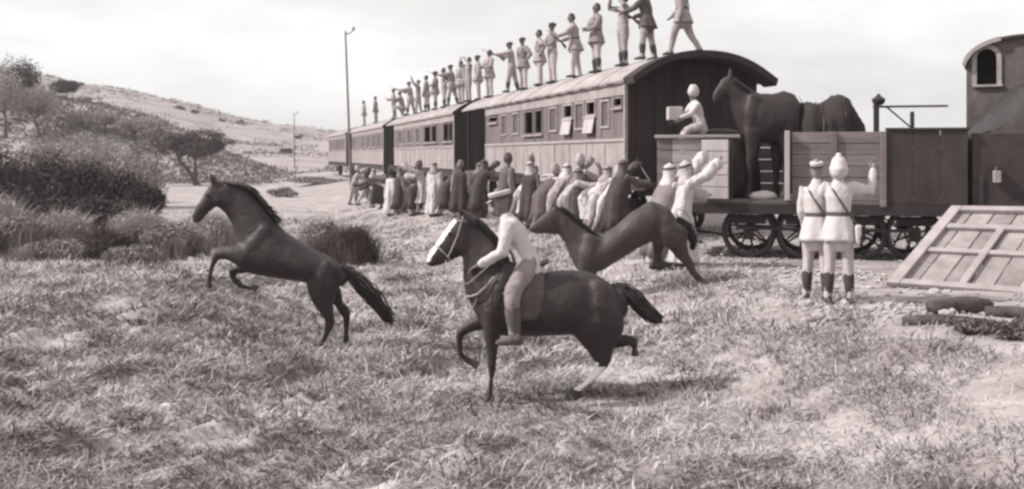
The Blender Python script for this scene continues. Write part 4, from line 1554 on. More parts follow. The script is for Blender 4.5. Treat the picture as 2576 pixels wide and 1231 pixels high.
horse('dark horse with raised head standing in the open doorway of the goods wagon', VV, 18.6, (1930, 489), wh, HIDE_DARK,
      [(-.16, [(1960, 250, 2005, 275, .08), (1952, 295, 2008, 310, .12), (1956, 340, 2004, 350, .09)]), (-.15, [(1880, 240, 1910, 255, .06), (1868, 285, 1908, 295, .10), (1870, 325, 1904, 330, .08)])], (1822, 212, .083),
      ([(1842, 190), (1858, 203), (1876, 216), (1894, 228)], (.35, -.8), .16),
      [(2006, 250, 2000, 268), (2018, 266, 2010, 278), (2024, 300, 2012, 304), (2024, 350, 2012, 352), (2020, 395, 2012, 395)],
      [(1838, 196, 1836, 172)], voxel=.019, base_z=WF - .05)
prof_top = [(2000, 330), (2004, 282), (2012, 262), (2024, 256), (2038, 260), (2050, 264), (2064, 262), (2078, 254), (2098, 242), (2114, 242), (2124, 250), (2134, 264), (2146, 284), (2158, 304), (2166, 322)]
LD = 18.75
bm = bmesh.new()
rings = []
nsec = 30
for i, (px, py) in enumerate(prof_top):
    c = P(px, py, LD)
    hwid = .30 + .36 * math.sin(math.pi * min(1, max(0, (i + 1.2) / (len(prof_top) + .5)))) ** .6
    row = []
    lowz = WF + .005
    for k in range(nsec):
        a_ = 2 * math.pi * k / nsec
        sy_, sz_ = math.cos(a_), math.sin(a_)
        yv_ = abs(sy_) ** .75 * (1 if sy_ > 0 else -1) * hwid
        fold = .045 * math.sin(px * .16 + (1 if sy_ < 0 else 2)) * (1 - max(0, sz_)) if abs(sy_) > .3 else 0
        zz = (c.z + lowz) / 2 + abs(sz_) ** .8 * (1 if sz_ > 0 else -1) * (c.z - lowz) / 2
        row.append(Vector((c.x, LD + yv_ + fold, zz)))
    rings.append(row)
ring_loft(bm, rings)
bmesh.ops.subdivide_edges(bm, edges=bm.edges[:], cuts=2, smooth=.3)
me = bm_mesh(bm, 'tarpaulin', True)
crease(me, lambda q: .05 * (.35 - abs(mnoise.noise(Vector((q.x * 3.1 + q.z * 1.5, q.y * 3, q.z * 2.2))))) + .035 * (.3 - abs(mnoise.noise(Vector((q.x * 7 - q.z * 4, q.y * 6, q.z * 5))))) + .012 * mnoise.noise(q * 17))
load = tag(obj('tarpaulin', me, CANVAS), 'rumpled dark tarpaulin over the load, heaped above the grey planks of the wagon', 'tarpaulin')
for px, py in ((2052, 262), (2106, 242)):
    c = P(px, py, LD)
    bm = bmesh.new()
    tube(bm, [Vector((c.x - .06, LD - .66, WF + .3)), Vector((c.x - .03, LD - .60, c.z - .35)), Vector((c.x, LD - .34, c.z - .03)), Vector((c.x, LD, c.z + .03)), Vector((c.x, LD + .5, c.z - .2))], [.012] * 5, 6)
    obj('rope', bm_mesh(bm, 'rope', True), LEATHER_DK, load)

# tack on the ridden horse (children of the horse)
def strap(pts, r_, name, parent, m_, off):
    bm = bmesh.new()
    tube(bm, [HMW(x, y, dd) for x, y, dd in pts], [r_] * len(pts), 6)
    return obj(name, bm_mesh(bm, name, True), m_, parent)


bridle = strap([(300, 240, -.09), (275, 330, -.112), (245, 400, -.105), (225, 440, -.095)], .009, 'bridle', HM, LEATHER, 0)
for nm, pts in (('noseband', [(160, 385, -.035), (185, 400, -.078), (215, 430, -.088), (240, 462, -.06)]),
                ('browband', [(258, 252, -.05), (285, 262, -.098), (312, 262, -.092)]),
                ('rein', [(215, 458, -.09), (215, 500, -.16), (240, 560, -.22), (330, 560, -.30), (470, 440, -.24)])):
    strap(pts, (.008 if nm != 'rein' else .006), nm, bridle, LEATHER, 0)
strap([(318, 640, -.02), (335, 632, -.165), (372, 618, -.225), (415, 578, -.262), (452, 532, -.275)], .012, 'breast_strap', HM, LEATHER, 0)
strap([(312, 640, -.03), (318, 690, -.08), (345, 700, -.16), (370, 640, -.23)], .008, 'breast_strap', HM, LEATHER, 0)
# saddle under the rider
sb = HMW(600, 520) + HM.location
bm = bmesh.new()
for s_ in (-1, 1):
    pts = [sb + Vector((0, s_ * .03, .045)), sb + Vector((0, s_ * .20, -.03)), sb + Vector((.0, s_ * .315, -.19)), sb + Vector((.0, s_ * .345, -.42))]
    tube(bm, pts, [(.20, .03), (.22, .03), (.22, .022), (.16, .02)], 10, side=Vector((1, 0, 0)))
tube(bm, [sb + Vector((-.22, 0, .11)), sb + Vector((-.1, 0, .06)), sb + Vector((.1, 0, .05)), sb + Vector((.24, 0, .11))], [(.09, .03), (.13, .035), (.14, .035), (.13, .03)], 10)
me = remesh(bm, .016, 3, 'saddle')
tag(obj('saddle', me, LEATHER_DK), 'dark leather saddle under the rider on the trotting horse', 'saddle')

# ---------------------------------------------------------------- people
SKIN = mat('tanned_skin', .20, .15, 8, .6)
SKIN_DK = mat('dark_skin', .13, .15, 8, .6)  # skin tone darker than the tanned one
CLOTH = {
    'white': mat('white_cotton', .46, .10, 7, .9, .35, 16),
    'cream': mat('cream_cotton', .36, .14, 7, .9, .35, 16),
    'tan': mat('tan_drill', .27, .16, 7, .9, .3, 18),
    'khaki': mat('khaki_drill', .20, .18, 7, .9, .3, 18),
    'grey': mat('grey_wool', .17, .2, 7, .95, .35, 18),
    'brown': mat('brown_wool', .085, .25, 7, .95, .35, 18),
    'dark': mat('dark_wool', .045, .3, 7, .95, .4, 18),
    'black': mat('black_leather', .035, .25, 9, .5, spec=.4),
}
UP = Vector((0, 0, 1))


def dirv(a, b, s_):
    a, b = math.radians(a), math.radians(b)
    return Vector((math.sin(a) * math.cos(b), s_ * math.sin(b), -math.cos(a) * math.cos(b)))


POSES = {
    'relaxed': dict(lean=2, head=0, L=((5, 10), (16, 6)), R=((-4, 10), (12, 6)), lL=((4, 5), (-2, 3)), lR=((-5, 5), (-6, 3))),
    'folded': dict(lean=0, head=-4, L=((24, 14), (72, -48)), R=((22, 14), (80, -46)), lL=((3, 6), (-2, 5)), lR=((-3, 6), (-4, 5))),
    'aim': dict(lean=6, head=4, L=((78, -8), (88, -16)), R=((58, 32), (96, -40)), lL=((16, 6), (4, 4)), lR=((-14, 6), (-16, 4))),
    'aim_low': dict(lean=8, head=8, L=((48, -4), (72, -14)), R=((10, 22), (70, -22)), lL=((12, 6), (0, 4)), lR=((-10, 6), (-12, 4))),
    'arm_up': dict(lean=0, head=-10, L=((140, 18), (160, 6)), R=((8, 14), (28, 6)), lL=((6, 6), (0, 4)), lR=((-6, 6), (-8, 4))),
    'hands_head': dict(lean=-2, head=-4, L=((105, 45), (165, -42)), R=((105, 45), (165, -42)), lL=((3, 5), (-2, 4)), lR=((-3, 5), (-4, 4))),
    'akimbo': dict(lean=2, head=2, L=((-18, 38), (26, -34)), R=((-18, 38), (26, -34)), lL=((5, 9), (2, 8)), lR=((-6, 9), (-6, 8))),
    'stride': dict(lean=4, head=0, L=((-18, 10), (5, 4)), R=((24, 10), (48, 2)), lL=((22, 4), (10, 3)), lR=((-18, 5), (-32, 4))),
    'reach': dict(lean=18, head=-14, L=((112, 8), (124, 2)), R=((62, 10), (86, 0)), lL=((18, 6), (2, 4)), lR=((-14, 6), (-18, 4))),
    'bend': dict(lean=42, head=-24, L=((66, 6), (86, 2)), R=((52, 8), (80, 0)), lL=((24, 6), (-12, 4)), lR=((6, 6), (-18, 4))),
    'climb': dict(lean=14, head=-22, L=((138, 6), (146, 2)), R=((118, 8), (136, -4)), lL=((24, 6), (-6, 3)), lR=((-6, 5), (-10, 3))),
    'ride': dict(lean=25, head=2, L=((14, 14), (62, -14)), R=((20, 12), (66, -14)), lL=((37, 48), (-6, 4)), lR=((37, 48), (-6, 4))),
    'sit': dict(lean=14, head=-4, L=((40, 8), (74, 14)), R=((34, 6), (62, -10)), lL=((74, 8), (6, 4)), lR=((62, 8), (-10, 4))),
    'back_left': dict(lean=2, head=-8, L=((12, 8), (34, -10)), R=((40, 6), (70, -6)), lL=((3, 5), (-3, 3)), lR=((-3, 5), (-5, 3))),
    'back_right': dict(lean=2, head=-6, L=((70, 4), (96, -16)), R=((62, 74), (165, 10)), lL=((3, 5), (-3, 3)), lR=((-3, 5), (-5, 3))),
    'push': dict(lean=38, head=-22, L=((88, 6), (98, 2)), R=((74, 8), (92, 0)), lL=((30, 6), (4, 4)), lR=((-22, 6), (-30, 4))),
    'duck': dict(lean=58, head=-30, L=((60, 6), (95, 0)), R=((40, 8), (70, 0)), lL=((40, 6), (-20, 4)), lR=((10, 6), (-30, 4))),
    'kneel': dict(lean=10, head=4, L=((76, -6), (86, -14)), R=((56, 30), (96, -38)), lL=((80, 6), (-8, 3)), lR=((4, 6), (-84, 3))),
}


def fk(pose):
    q = POSES[pose]
    J = {}
    hip = Vector((0, 0, 0))
    ln = math.radians(q['lean'])
    t_ = Vector((math.sin(ln), 0, math.cos(ln)))
    J['t'] = t_
    J['hip'] = hip
    J['neck'] = hip + t_ * .50
    hd = ln * .45 + math.radians(q['head'])
    h = Vector((math.sin(hd), 0, math.cos(hd)))
    J['h'] = h
    J['headbase'] = J['neck'] + t_ * .07
    J['head'] = J['headbase'] + h * .11 + Vector((math.cos(hd), 0, -math.sin(hd))) * .015
    for s_, k, lk in ((1, 'L', 'lL'), (-1, 'R', 'lR')):
        sh = hip + t_ * .445 + Vector((0, s_ * .185, 0))
        el = sh + dirv(*q[k][0], s_) * .29
        wr = el + dirv(*q[k][1], s_) * .25
        hdv = (wr - el).normalized()
        J['sh' + k], J['el' + k], J['wr' + k], J['hd' + k] = sh, el, wr, hdv
        hp = hip + Vector((0, s_ * .09, -.03))
        kn = hp + dirv(*q[lk][0], s_) * .42
        an = kn + dirv(*q[lk][1], s_) * .42
        J['hp' + k], J['kn' + k], J['an' + k] = hp, kn, an
    lo = min(J['anL'].z, J['anR'].z) - .075
    J['lift'] = -lo
    for k, v in list(J.items()):
        if isinstance(v, Vector) and k not in ('t', 'h', 'hdL', 'hdR'):
            J[k] = v + Vector((0, 0, -lo))
    return J


YV = Vector((0, 1, 0))
_C = {}


def pose_mesh(pose, part):
    key = (pose, part)
    if key in _C:
        return _C[key]
    J = fk(pose)
    hip, t_, h = J['hip'], J['t'], J['h']
    bm = bmesh.new()
    if part == 'body':
        tube(bm, [hip - UP * .06, hip + t_ * .06, hip + t_ * .19, hip + t_ * .34, hip + t_ * .45, J['neck']],
             [(.14, .10), (.15, .105), (.125, .09), (.155, .105), (.16, .085), (.065, .06)], 14, YV)
        fw = Vector((h.z, 0, -h.x))
        hb = J['headbase']
        tube(bm, [J['neck'] - t_ * .03, hb], [.056, .054], 10, YV)
        tube(bm, [hb + h * .0 + fw * .035, hb + h * .05 + fw * .02, hb + h * .11 + fw * .012, hb + h * .17 + fw * .005, hb + h * .215],
             [(.045, .05), (.064, .075), (.074, .092), (.072, .09), (.045, .055)], 12, YV)
        tube(bm, [hb + h * .125 + fw * .098, hb + h * .085 + fw * .122], [(.010, .010), (.017, .014)], 6, YV)
        for s_ in (-1, 1):
            tube(bm, [hb + h * .08 + YV * s_ * .074, hb + h * .125 + YV * s_ * .08], [(.010, .018), (.010, .022)], 6, YV)
        for k, s_ in (('L', 1), ('R', -1)):
            sh, el, wr, hd = J['sh' + k], J['el' + k], J['wr' + k], J['hd' + k]
            tube(bm, [hip + t_ * .43 + YV * s_ * .1, sh, sh.lerp(el, .5), el, el.lerp(wr, .4), wr], [.06, .056, .05, .041, .042, .028], 10, YV)
            tube(bm, [wr - hd * .01, wr + hd * .05, wr + hd * .095], [(.028, .02), (.042, .018), (.040, .015)], 8, YV)
            hp, kn, an = J['hp' + k], J['kn' + k], J['an' + k]
            tube(bm, [hp, hp.lerp(kn, .45), kn, kn.lerp(an, .35), an], [.088, .08, .056, .056, .038], 10, YV)
            tube(bm, [an + Vector((-.04, 0, -.035)), an + Vector((.05, 0, -.035)), an + Vector((.15, 0, -.05))], [(.035, .035), (.042, .035), (.04, .02)], 8, YV)
        me = remesh(bm, .017, 3, 'person_body')
        # five fingers on each hand and the eyes, joined to the same skin
        bm = bmesh.new()
        bm.from_mesh(me)
        nb_ = len(bm.faces)
        for k, s_ in (('L', 1), ('R', -1)):
            wr, hd = J['wr' + k], J['hd' + k]
            sd = YV - hd * YV.dot(hd)
            sd.normalize()
            cu = hd.cross(sd) * s_
            for f, (o_, l_) in enumerate(((-.03, .066), (-.010, .078), (.010, .073), (.029, .056))):
                b_ = wr + hd * .09 + sd * o_
                tube(bm, [b_, b_ + hd * l_ * .5 - cu * .006, b_ + hd * l_ * .85 - cu * .028], [.0095, .009, .0075], 6, YV)
            b_ = wr + hd * .03 - sd * s_ * .036
            tube(bm, [b_, b_ + hd * .03 - sd * s_ * .022, b_ + hd * .062 - sd * s_ * .026 - cu * .01], [.012, .011, .009], 6, YV)
        ne = len(bm.faces)
        fw = Vector((h.z, 0, -h.x))
        for s_ in (-1, 1):
            r_ = bmesh.ops.create_uvsphere(bm, u_segments=6, v_segments=5, radius=.011)
            bmesh.ops.translate(bm, verts=r_['verts'], vec=J['headbase'] + h * .118 + fw * .094 + YV * s_ * .031)
        bm.faces.ensure_lookup_table()
        for i in range(ne, len(bm.faces)):
            bm.faces[i].material_index = 1
        bpy.data.meshes.remove(me)
        me = bpy.data.meshes.new('person_body')
        bm.to_mesh(me)
        bm.free()
        smooth(me)
    elif part == 'shirt':
        tube(bm, [hip - t_ * .10, hip + t_ * .04, hip + t_ * .19, hip + t_ * .34, hip + t_ * .45, J['neck'] - t_ * .005],
             [(.19, .145), (.175, .13), (.155, .12), (.182, .132), (.182, .11), (.085, .08)], 16, YV)
        for k, s_ in (('L', 1), ('R', -1)):
            sh, el, wr = J['sh' + k], J['el' + k], J['wr' + k]
            tube(bm, [hip + t_ * .42 + YV * s_ * .1, sh, sh.lerp(el, .5), el, el.lerp(wr, .5), el.lerp(wr, .93)], [.085, .080, .072, .062, .056, .048], 10, YV)
        me = remesh(bm, .02, 2, 'shirt')
    elif part == 'jacket':
        tube(bm, [hip - UP * .16, hip - UP * .08, hip + t_ * .04, hip + t_ * .13, hip + t_ * .22, hip + t_ * .34, hip + t_ * .45, J['neck'] + t_ * .01],
             [(.232, .185), (.215, .17), (.185, .15), (.163, .128), (.176, .135), (.196, .145), (.19, .115), (.085, .08)], 18, YV)
        for k, s_ in (('L', 1), ('R', -1)):
            sh, el, wr = J['sh' + k], J['el' + k], J['wr' + k]
            tube(bm, [hip + t_ * .42 + YV * s_ * .1, sh, sh.lerp(el, .5), el, el.lerp(wr, .5), el.lerp(wr, .95)], [.088, .082, .080, .07, .062, .054], 10, YV)
        me = remesh(bm, .018, 1, 'jacket')
    elif part == 'jacket_skirt':
        rows = []
        for z_, a_, b_, f_ in ((.12, .170, .138, 0), (.04, .196, .16, .015), (-.06, .226, .185, .035), (-.15, .246, .205, .055), (-.20, .254, .212, .06)):
            rows.append(ellipse(hip + t_ * z_, YV * a_, Vector((1, 0, 0)) * b_, 40, lambda x, f_=f_: 1 + f_ * (math.sin(5 * x) + .6 * math.sin(9 * x + 1))))
        rows2 = [[p + (hip + t_ * .0 - p) * .06 for p in r_] for r_ in rows[::-1]]
        ring_loft(bm, rows + rows2, cap=False)
        me = bm_mesh(bm, part, True)
    elif part == 'haversack':
        M_ = Matrix.Translation(hip + Vector((-.05, -.245, -.10)))
        add_box(bm, (-.12, -.035, -.13), (.12, .035, .11), .025, M_)
        add_box(bm, (-.122, -.045, -.03), (.122, -.02, .112), .01, M_)
        me = bm_mesh(bm, part)
    elif part == 'shoulder_strap':
        tube(bm, [hip + Vector((-.06, -.255, .0)), hip + t_ * .22 + Vector((-.145, -.06, 0)), hip + t_ * .40 + Vector((-.135, .08, 0)), hip + t_ * .49 + Vector((-.03, .13, 0)), hip + t_ * .42 + Vector((.11, .12, 0)), hip + t_ * .22 + Vector((.15, 0, 0)), hip + Vector((.0, -.25, .0))],
             [(.016, .006)] * 7, 6, YV)
        me = bm_mesh(bm, part, True)
    elif part == 'belt':
        tube(bm, [hip + t_ * .105, hip + t_ * .155], [(.176, .142), (.176, .142)], 20, YV, round_ends=False)
        me = bm_mesh(bm, 'belt')
    elif part == 'cap_band':
        c = J['headbase'] + h * .158 - Vector((h.z, 0, -h.x)) * .001
        tube(bm, [c - h * .012, c + h * .012], [(.0955, .1135), (.097, .115)], 20, YV, round_ends=False)
        me = bm_mesh(bm, 'cap_band')
    elif part == 'head_cord':
        hb = J['headbase']
        fw = Vector((h.z, 0, -h.x))
        for q_ in (.165, .182):
            c = hb + h * q_ - fw * .008
            tube(bm, [c - h * .006, c + h * .006], [(.106, .113), (.106, .113)], 18, YV, round_ends=False)
        me = bm_mesh(bm, 'head_cord')
    elif part == 'trousers':
        tube(bm, [hip - UP * .08, hip + t_ * .05, hip + t_ * .10], [(.165, .125), (.168, .122), (.15, .11)], 14, YV)
        for k in 'LR':
            hp, kn, an = J['hp' + k], J['kn' + k], J['an' + k]
            tube(bm, [hp, hp.lerp(kn, .4), hp.lerp(kn, .85), kn.lerp(an, .2), kn.lerp(an, .6), kn.lerp(an, .97)], [.115, .112, .088, .078, .066, .062], 10, YV)
        me = remesh(bm, .02, 2, 'trousers')
    elif part[:-1] in ('boot', 'shoe'):
        for k in part[-1]:
            kn, an = J['kn' + k], J['an' + k]
            if part[:-1] == 'boot':
                tube(bm, [kn.lerp(an, .38), kn.lerp(an, .6), an], [.083, .076, .055], 10, YV)
            tube(bm, [an + UP * .02, an + Vector((-.02, 0, -.03))], [.05, .05], 8, YV)
            tube(bm, [an + Vector((-.05, 0, -.035)), an + Vector((.06, 0, -.03)), an + Vector((.17, 0, -.047))], [(.042, .04), (.05, .045), (.045, .028)], 8, YV)
        me = remesh(bm, .016, 2, part)
    elif part in ('robe', 'tunic'):
        lo = Vector(((J['anL'].x + J['anR'].x) / 2, 0, 0))
        if part == 'tunic':
            lo = Vector(((J['knL'].x + J['knR'].x) / 2, 0, (J['knL'].z + J['knR'].z) / 2 - .22))
        kn = (J['knL'] + J['knR']) / 2
        st = [(J['neck'], .08, .075, 0), (hip + t_ * .45, .20, .12, 0), (hip + t_ * .33, .195, .145, .02), (hip + t_ * .15, .185, .145, .04), (hip - UP * .05, .205, .17, .06),
              (Vector((hip.x * .4 + kn.x * .6, 0, kn.z)), .24, .21, .09), (lo + Vector((0, 0, .10)), .29, .26, .13)]
        rings = []
        for c, a, b, f in st:
            rings.append(ellipse(c, YV * a, Vector((1, 0, 0)) * b, 36, lambda x, f=f: 1 + f * (math.sin(6 * x + .7) + .6 * math.sin(11 * x + 2))))
        ring_loft(bm, rings)
        for k, s_ in (('L', 1), ('R', -1)):
            sh, el, wr = J['sh' + k], J['el' + k], J['wr' + k]
            tube(bm, [hip + t_ * .42 + YV * s_ * .1, sh, sh.lerp(el, .5), el, el.lerp(wr, .6), wr], [.09, .085, .088, .092, .098, .10], 10, YV)
        me = remesh(bm, .022, 2, part)
    elif part == 'cloak':
        # open mantle: an arc round the back and sides with real thickness
        kn = (J['knL'] + J['knR']) / 2
        st = [(J['neck'] + t_ * .01, .11, .10, 0), (hip + t_ * .45, .245, .165, .0), (hip + t_ * .30, .27, .20, .03), (hip, .29, .24, .06), (Vector((kn.x * .5, 0, kn.z)), .32, .29, .10),
              (Vector((kn.x * .3 - .04, 0, .22)), .35, .33, .13)]
        n = 30
        a0, a1 = math.radians(40), math.radians(320)
        rows = []
        for off in (0, -.022):
            for c, a, b, f in st:
                row = []
                for i in range(n + 1):
                    x = a0 + (a1 - a0) * i / n
                    k_ = 1 + f * (math.sin(5 * x + 1) + .5 * math.sin(9 * x))
                    row.append(bm.verts.new(c + Vector((math.cos(x) * (b + off) * k_, math.sin(x) * (a + off) * k_, 0))))
                rows.append(row)
        m_ = len(st)
        for o_ in (0, m_):
            for i in range(m_ - 1):
                for j in range(n):
                    bm.faces.new((rows[o_ + i][j], rows[o_ + i][j + 1], rows[o_ + i + 1][j + 1], rows[o_ + i + 1][j]))
        for i in range(m_ - 1):
            for j in (0, n):
                bm.faces.new((rows[i][j], rows[i + 1][j], rows[m_ + i + 1][j], rows[m_ + i][j]))
        for i in (0, m_ - 1):
            for j in range(n):
                bm.faces.new((rows[i][j], rows[i][j + 1], rows[m_ + i][j + 1], rows[m_ + i][j]))
        me = bm_mesh(bm, 'cloak', True)
    else:                                            # headgear, built round the head
        hb = J['headbase']
        fw = Vector((h.z, 0, -h.x))
        if part == 'headcloth':
            tube(bm, [hb - t_ * .10 - fw * .06, hb + h * .0 - fw * .045, hb + h * .08 - fw * .028, hb + h * .15 - fw * .012, hb + h * .215 - fw * .005, hb + h * .245],
                 [(.17, .10), (.125, .095), (.105, .098), (.098, .105), (.082, .092), (.03, .03)], 14, YV)
            me = remesh(bm, .014, 2, part)
        elif part == 'cap':
            tube(bm, [hb + h * .145 - fw * .002, hb + h * .175, hb + h * .205, hb + h * .218], [(.086, .104), (.092, .110), (.104, .122), (.09, .106)], 16, YV, round_ends=False)
            tube(bm, [hb + h * .15 + fw * .07, hb + h * .138 + fw * .115, hb + h * .128 + fw * .15], [(.07, .008), (.065, .007), (.04, .006)], 8, YV)
            me = remesh(bm, .010, 1, part)
        elif part == 'fez':
            tube(bm, [hb + h * .15, hb + h * .21, hb + h * .28], [(.084, .10), (.08, .094), (.068, .08)], 16, YV, round_ends=False)
            me = bm_mesh(bm, part, True)
        elif part == 'helmet':
            tube(bm, [hb + h * .10 - fw * .012, hb + h * .125 - fw * .010, hb + h * .16 - fw * .006, hb + h * .20, hb + h * .232, hb + h * .248],
                 [(.136, .164), (.128, .152), (.113, .132), (.103, .120), (.082, .094), (.05, .06)], 18, YV)
            tube(bm, [hb + h * .13 - fw * .10, hb + h * .04 - fw * .12], [(.10, .02), (.105, .015)], 10, YV)
            me = remesh(bm, .012, 2, part)
        elif part == 'turban':
            for i in range(3):
                c = hb + h * (.15 + i * .035) - fw * .004
                tube(bm, [c - h * .012, c + h * .018], [(.108 - i * .012, .125 - i * .014)] * 2, 16, YV)
            me = remesh(bm, .012, 2, part)
        else:                                        # short hair
            tube(bm, [hb + h * .09 - fw * .055, hb + h * .16 - fw * .018, hb + h * .215 - fw * .004, hb + h * .235], [(.074, .055), (.082, .088), (.062, .07), (.02, .02)], 12, YV)
            me = remesh(bm, .012, 2, part)
    amp = dict(shirt=.010, jacket=.009, trousers=.011, robe=.026, tunic=.022, headcloth=.006).get(part, 0)
    if amp:                                          # creases and hanging folds
        st = (15, 15, 3.0) if part in ('robe', 'trousers', 'tunic') else (13, 13, 8)
        crease(me, lambda q: amp * (mnoise.noise(Vector((q.x * st[0] + 3, q.y * st[1], q.z * st[2]))) + .45 * mnoise.noise(q * 27)))
    _C[key] = me
    return me


def person(loc, rz, pose, wear, label, group=None, skin=None, scale=1.0, hip_at=None, scale_pack=False):
    """wear: [(part, cloth), ...]"""
    root = tag(empty('person', loc, math.radians(rz)), label, 'person', group)
    if hip_at is not None:
        h = fk(pose)['hip'].z * scale
        root.location = (hip_at[0], hip_at[1], hip_at[2] - h)
    root.scale = (scale,) * 3
    obj('body', pose_mesh(pose, 'body'), [skin or SKIN, EYE], root)
    for part, cl_ in wear:
        if part in ('boots', 'shoes'):
            for k in 'LR':
                obj(part[:-1], pose_mesh(pose, part[:-1] + k), CLOTH[cl_], root)
            continue
        o_ = obj(part, pose_mesh(pose, part), CLOTH[cl_], root)
        if part == 'headcloth':
            obj('head_cord', pose_mesh(pose, 'head_cord'), CLOTH['black'], o_)
        if part == 'cap':
            obj('cap_band', pose_mesh(pose, 'cap_band'), CLOTH['dark'], o_)
        if part == 'jacket':
            obj('belt', pose_mesh(pose, 'belt'), CLOTH['brown'], o_)
            obj('jacket_skirt', pose_mesh(pose, 'jacket_skirt'), CLOTH[cl_], o_)
            if scale_pack:
                obj('haversack', pose_mesh(pose, 'haversack'), CLOTH['white'], o_)
            obj('shoulder_strap', pose_mesh(pose, 'shoulder_strap'), CLOTH['brown'], o_)
    return root


WOODSTOCK = mat('rifle_stock_wood', .06, .3, 8, .5, spec=.4)
def _rifle():
    bm = bmesh.new()
    tube(bm, [(-.38, 0, -.075), (-.2, 0, -.045), (-.08, 0, -.02), (.1, 0, -.012), (.5, 0, -.008)], [(.018, .06), (.018, .045), (.016, .026), (.018, .024), (.013, .015)], 8)
    s = bm_mesh(bm, 'stock', True)
    bm = bmesh.new()
    tube(bm, [(-.06, 0, .01), (.3, 0, .012), (.78, 0, .012)], [.012, .010, .008], 8)
    b = bm_mesh(bm, 'barrel', True)
    bm = bmesh.new()
    tube(bm, [(-.03, 0, .012), (-.03, -.05, .0)], [.007, .010], 6)
    return s, b, bm_mesh(bm, 'bolt', True)


ME_STOCK, ME_BARREL, ME_BOLT = _rifle()


def rifle(p, label, pose, group):
    """a rifle in the hands of person p"""
    bpy.context.view_layer.update()
    J = fk(pose)
    M = p.matrix_world
    a = M @ (J['wrR'] + J['hdR'] * .08)
    b = M @ (J['wrL'] + J['hdL'] * .08)
    d = (b - a).normalized()
    root = tag(empty('rifle', a + Vector((0, 0, .03))), label, 'rifle', group)
    root.rotation_euler = d.to_track_quat('X', 'Z').to_euler()
    obj('stock', ME_STOCK, WOODSTOCK, root)
    obj('barrel', ME_BARREL, IRON, root)
    obj('bolt', ME_BOLT, STEEL, root)
    return root


ORD = ['first', 'second', 'third', 'fourth', 'fifth', 'sixth', 'seventh', 'eighth', 'ninth', 'tenth', 'eleventh', 'twelfth', 'thirteenth',
       'fourteenth', 'fifteenth', 'sixteenth', 'seventeenth', 'eighteenth', 'nineteenth', 'twentieth', 'twenty-first', 'twenty-second']
POSE_WORDS = dict(relaxed='standing relaxed', folded='with folded arms', aim='aiming a rifle', aim_low='holding a rifle low', arm_up='with one arm raised',
                  hands_head='with both hands to the head', akimbo='with hands on hips', stride='mid step', kneel='kneeling with a rifle', push='leaning hard forward', duck='bent double', reach='reaching forward', bend='bending forward')
# men on the roofs, from the right: (px, distance in from the roof edge, pose, hat, shirt, trousers, legwear, turn)
roofmen = [
    (1717, 1.50, 'stride', 'hair', 'khaki', 'tan', 'shoes', 150),
    (1628, .95, 'aim_low', 'cap', 'brown', 'tan', 'boots', 165),
    (1567, .70, 'hands_head', 'hair', 'khaki', 'tan', 'boots', 200),
    (1500, .60, 'folded', 'hair', 'khaki', 'cream', 'boots', 200),
    (1447, .55, 'aim_low', 'hair', 'tan', 'cream', 'shoes', 185),
    (1389, .52, 'folded', 'cap', 'khaki', 'cream', 'shoes', 205),
    (1358, .52, 'akimbo', 'hair', 'tan', 'cream', 'shoes', 190),
    (1316, .50, 'akimbo', 'cap', 'khaki', 'cream', 'shoes', 215),
    (1288, .48, 'aim', 'cap', 'khaki', 'tan', 'boots', 178),
    (1231, .50, 'folded', 'hair', 'tan', 'cream', 'shoes', 215),
    (1203, .50, 'relaxed', 'cap', 'khaki', 'tan', 'shoes', 195),
    (1178, .62, 'hands_head', 'hair', 'tan', 'tan', 'shoes', 210),
    (1160, .50, 'relaxed', 'hair', 'khaki', 'cream', 'shoes', 225),
    (1138, .48, 'aim', 'cap', 'khaki', 'tan', 'boots', 172),
    (1117, .50, 'akimbo', 'hair', 'khaki', 'tan', 'boots', 200),
    (1095, .50, 'folded', 'cap', 'khaki', 'tan', 'boots', 190),
    (1073, .50, 'relaxed', 'hair', 'khaki', 'cream', 'boots', 170),
    (1052, .50, 'arm_up', 'cap', 'khaki', 'tan', 'shoes', 165),
    (1033, .50, 'aim', 'cap', 'khaki', 'tan', 'boots', 178),
    (1012, .55, 'kneel', 'cap', 'khaki', 'tan', 'boots', 180),
    (990, .50, 'folded', 'cap', 'khaki', 'tan', 'shoes', 196),
    (945, .50, 'relaxed', 'hair', 'khaki', 'tan', 'shoes', 180),
    (916, .50, 'relaxed', 'cap', 'khaki', 'tan', 'shoes', 195),
]
ORD.append('twenty-third')
for i, (px, w, pose, hat, sh, tr, lg, rz) in enumerate(roofmen):
    u = u_at(px, w)
    p = track(u, w, roof_z(w) + .005)
    pr = person(p, rz, pose, [('jacket' if i % 3 != 2 else 'shirt', sh if i % 2 else 'tan'), ('trousers', tr), (lg, 'black' if lg == 'boots' else 'dark'), (hat, 'dark' if hat == 'hair' else 'brown')],
                'man on the coach roofs %s, %s from the right' % (POSE_WORDS[pose], ORD[i]), 'men standing on the coach roofs',
                SKIN_DK, random.uniform(.96, 1.03))
    if pose in ('aim', 'aim_low', 'kneel'):
        rifle(pr, 'rifle held by the %s man from the right on the coach roofs' % ORD[i], pose, 'rifles of the men on the roofs')

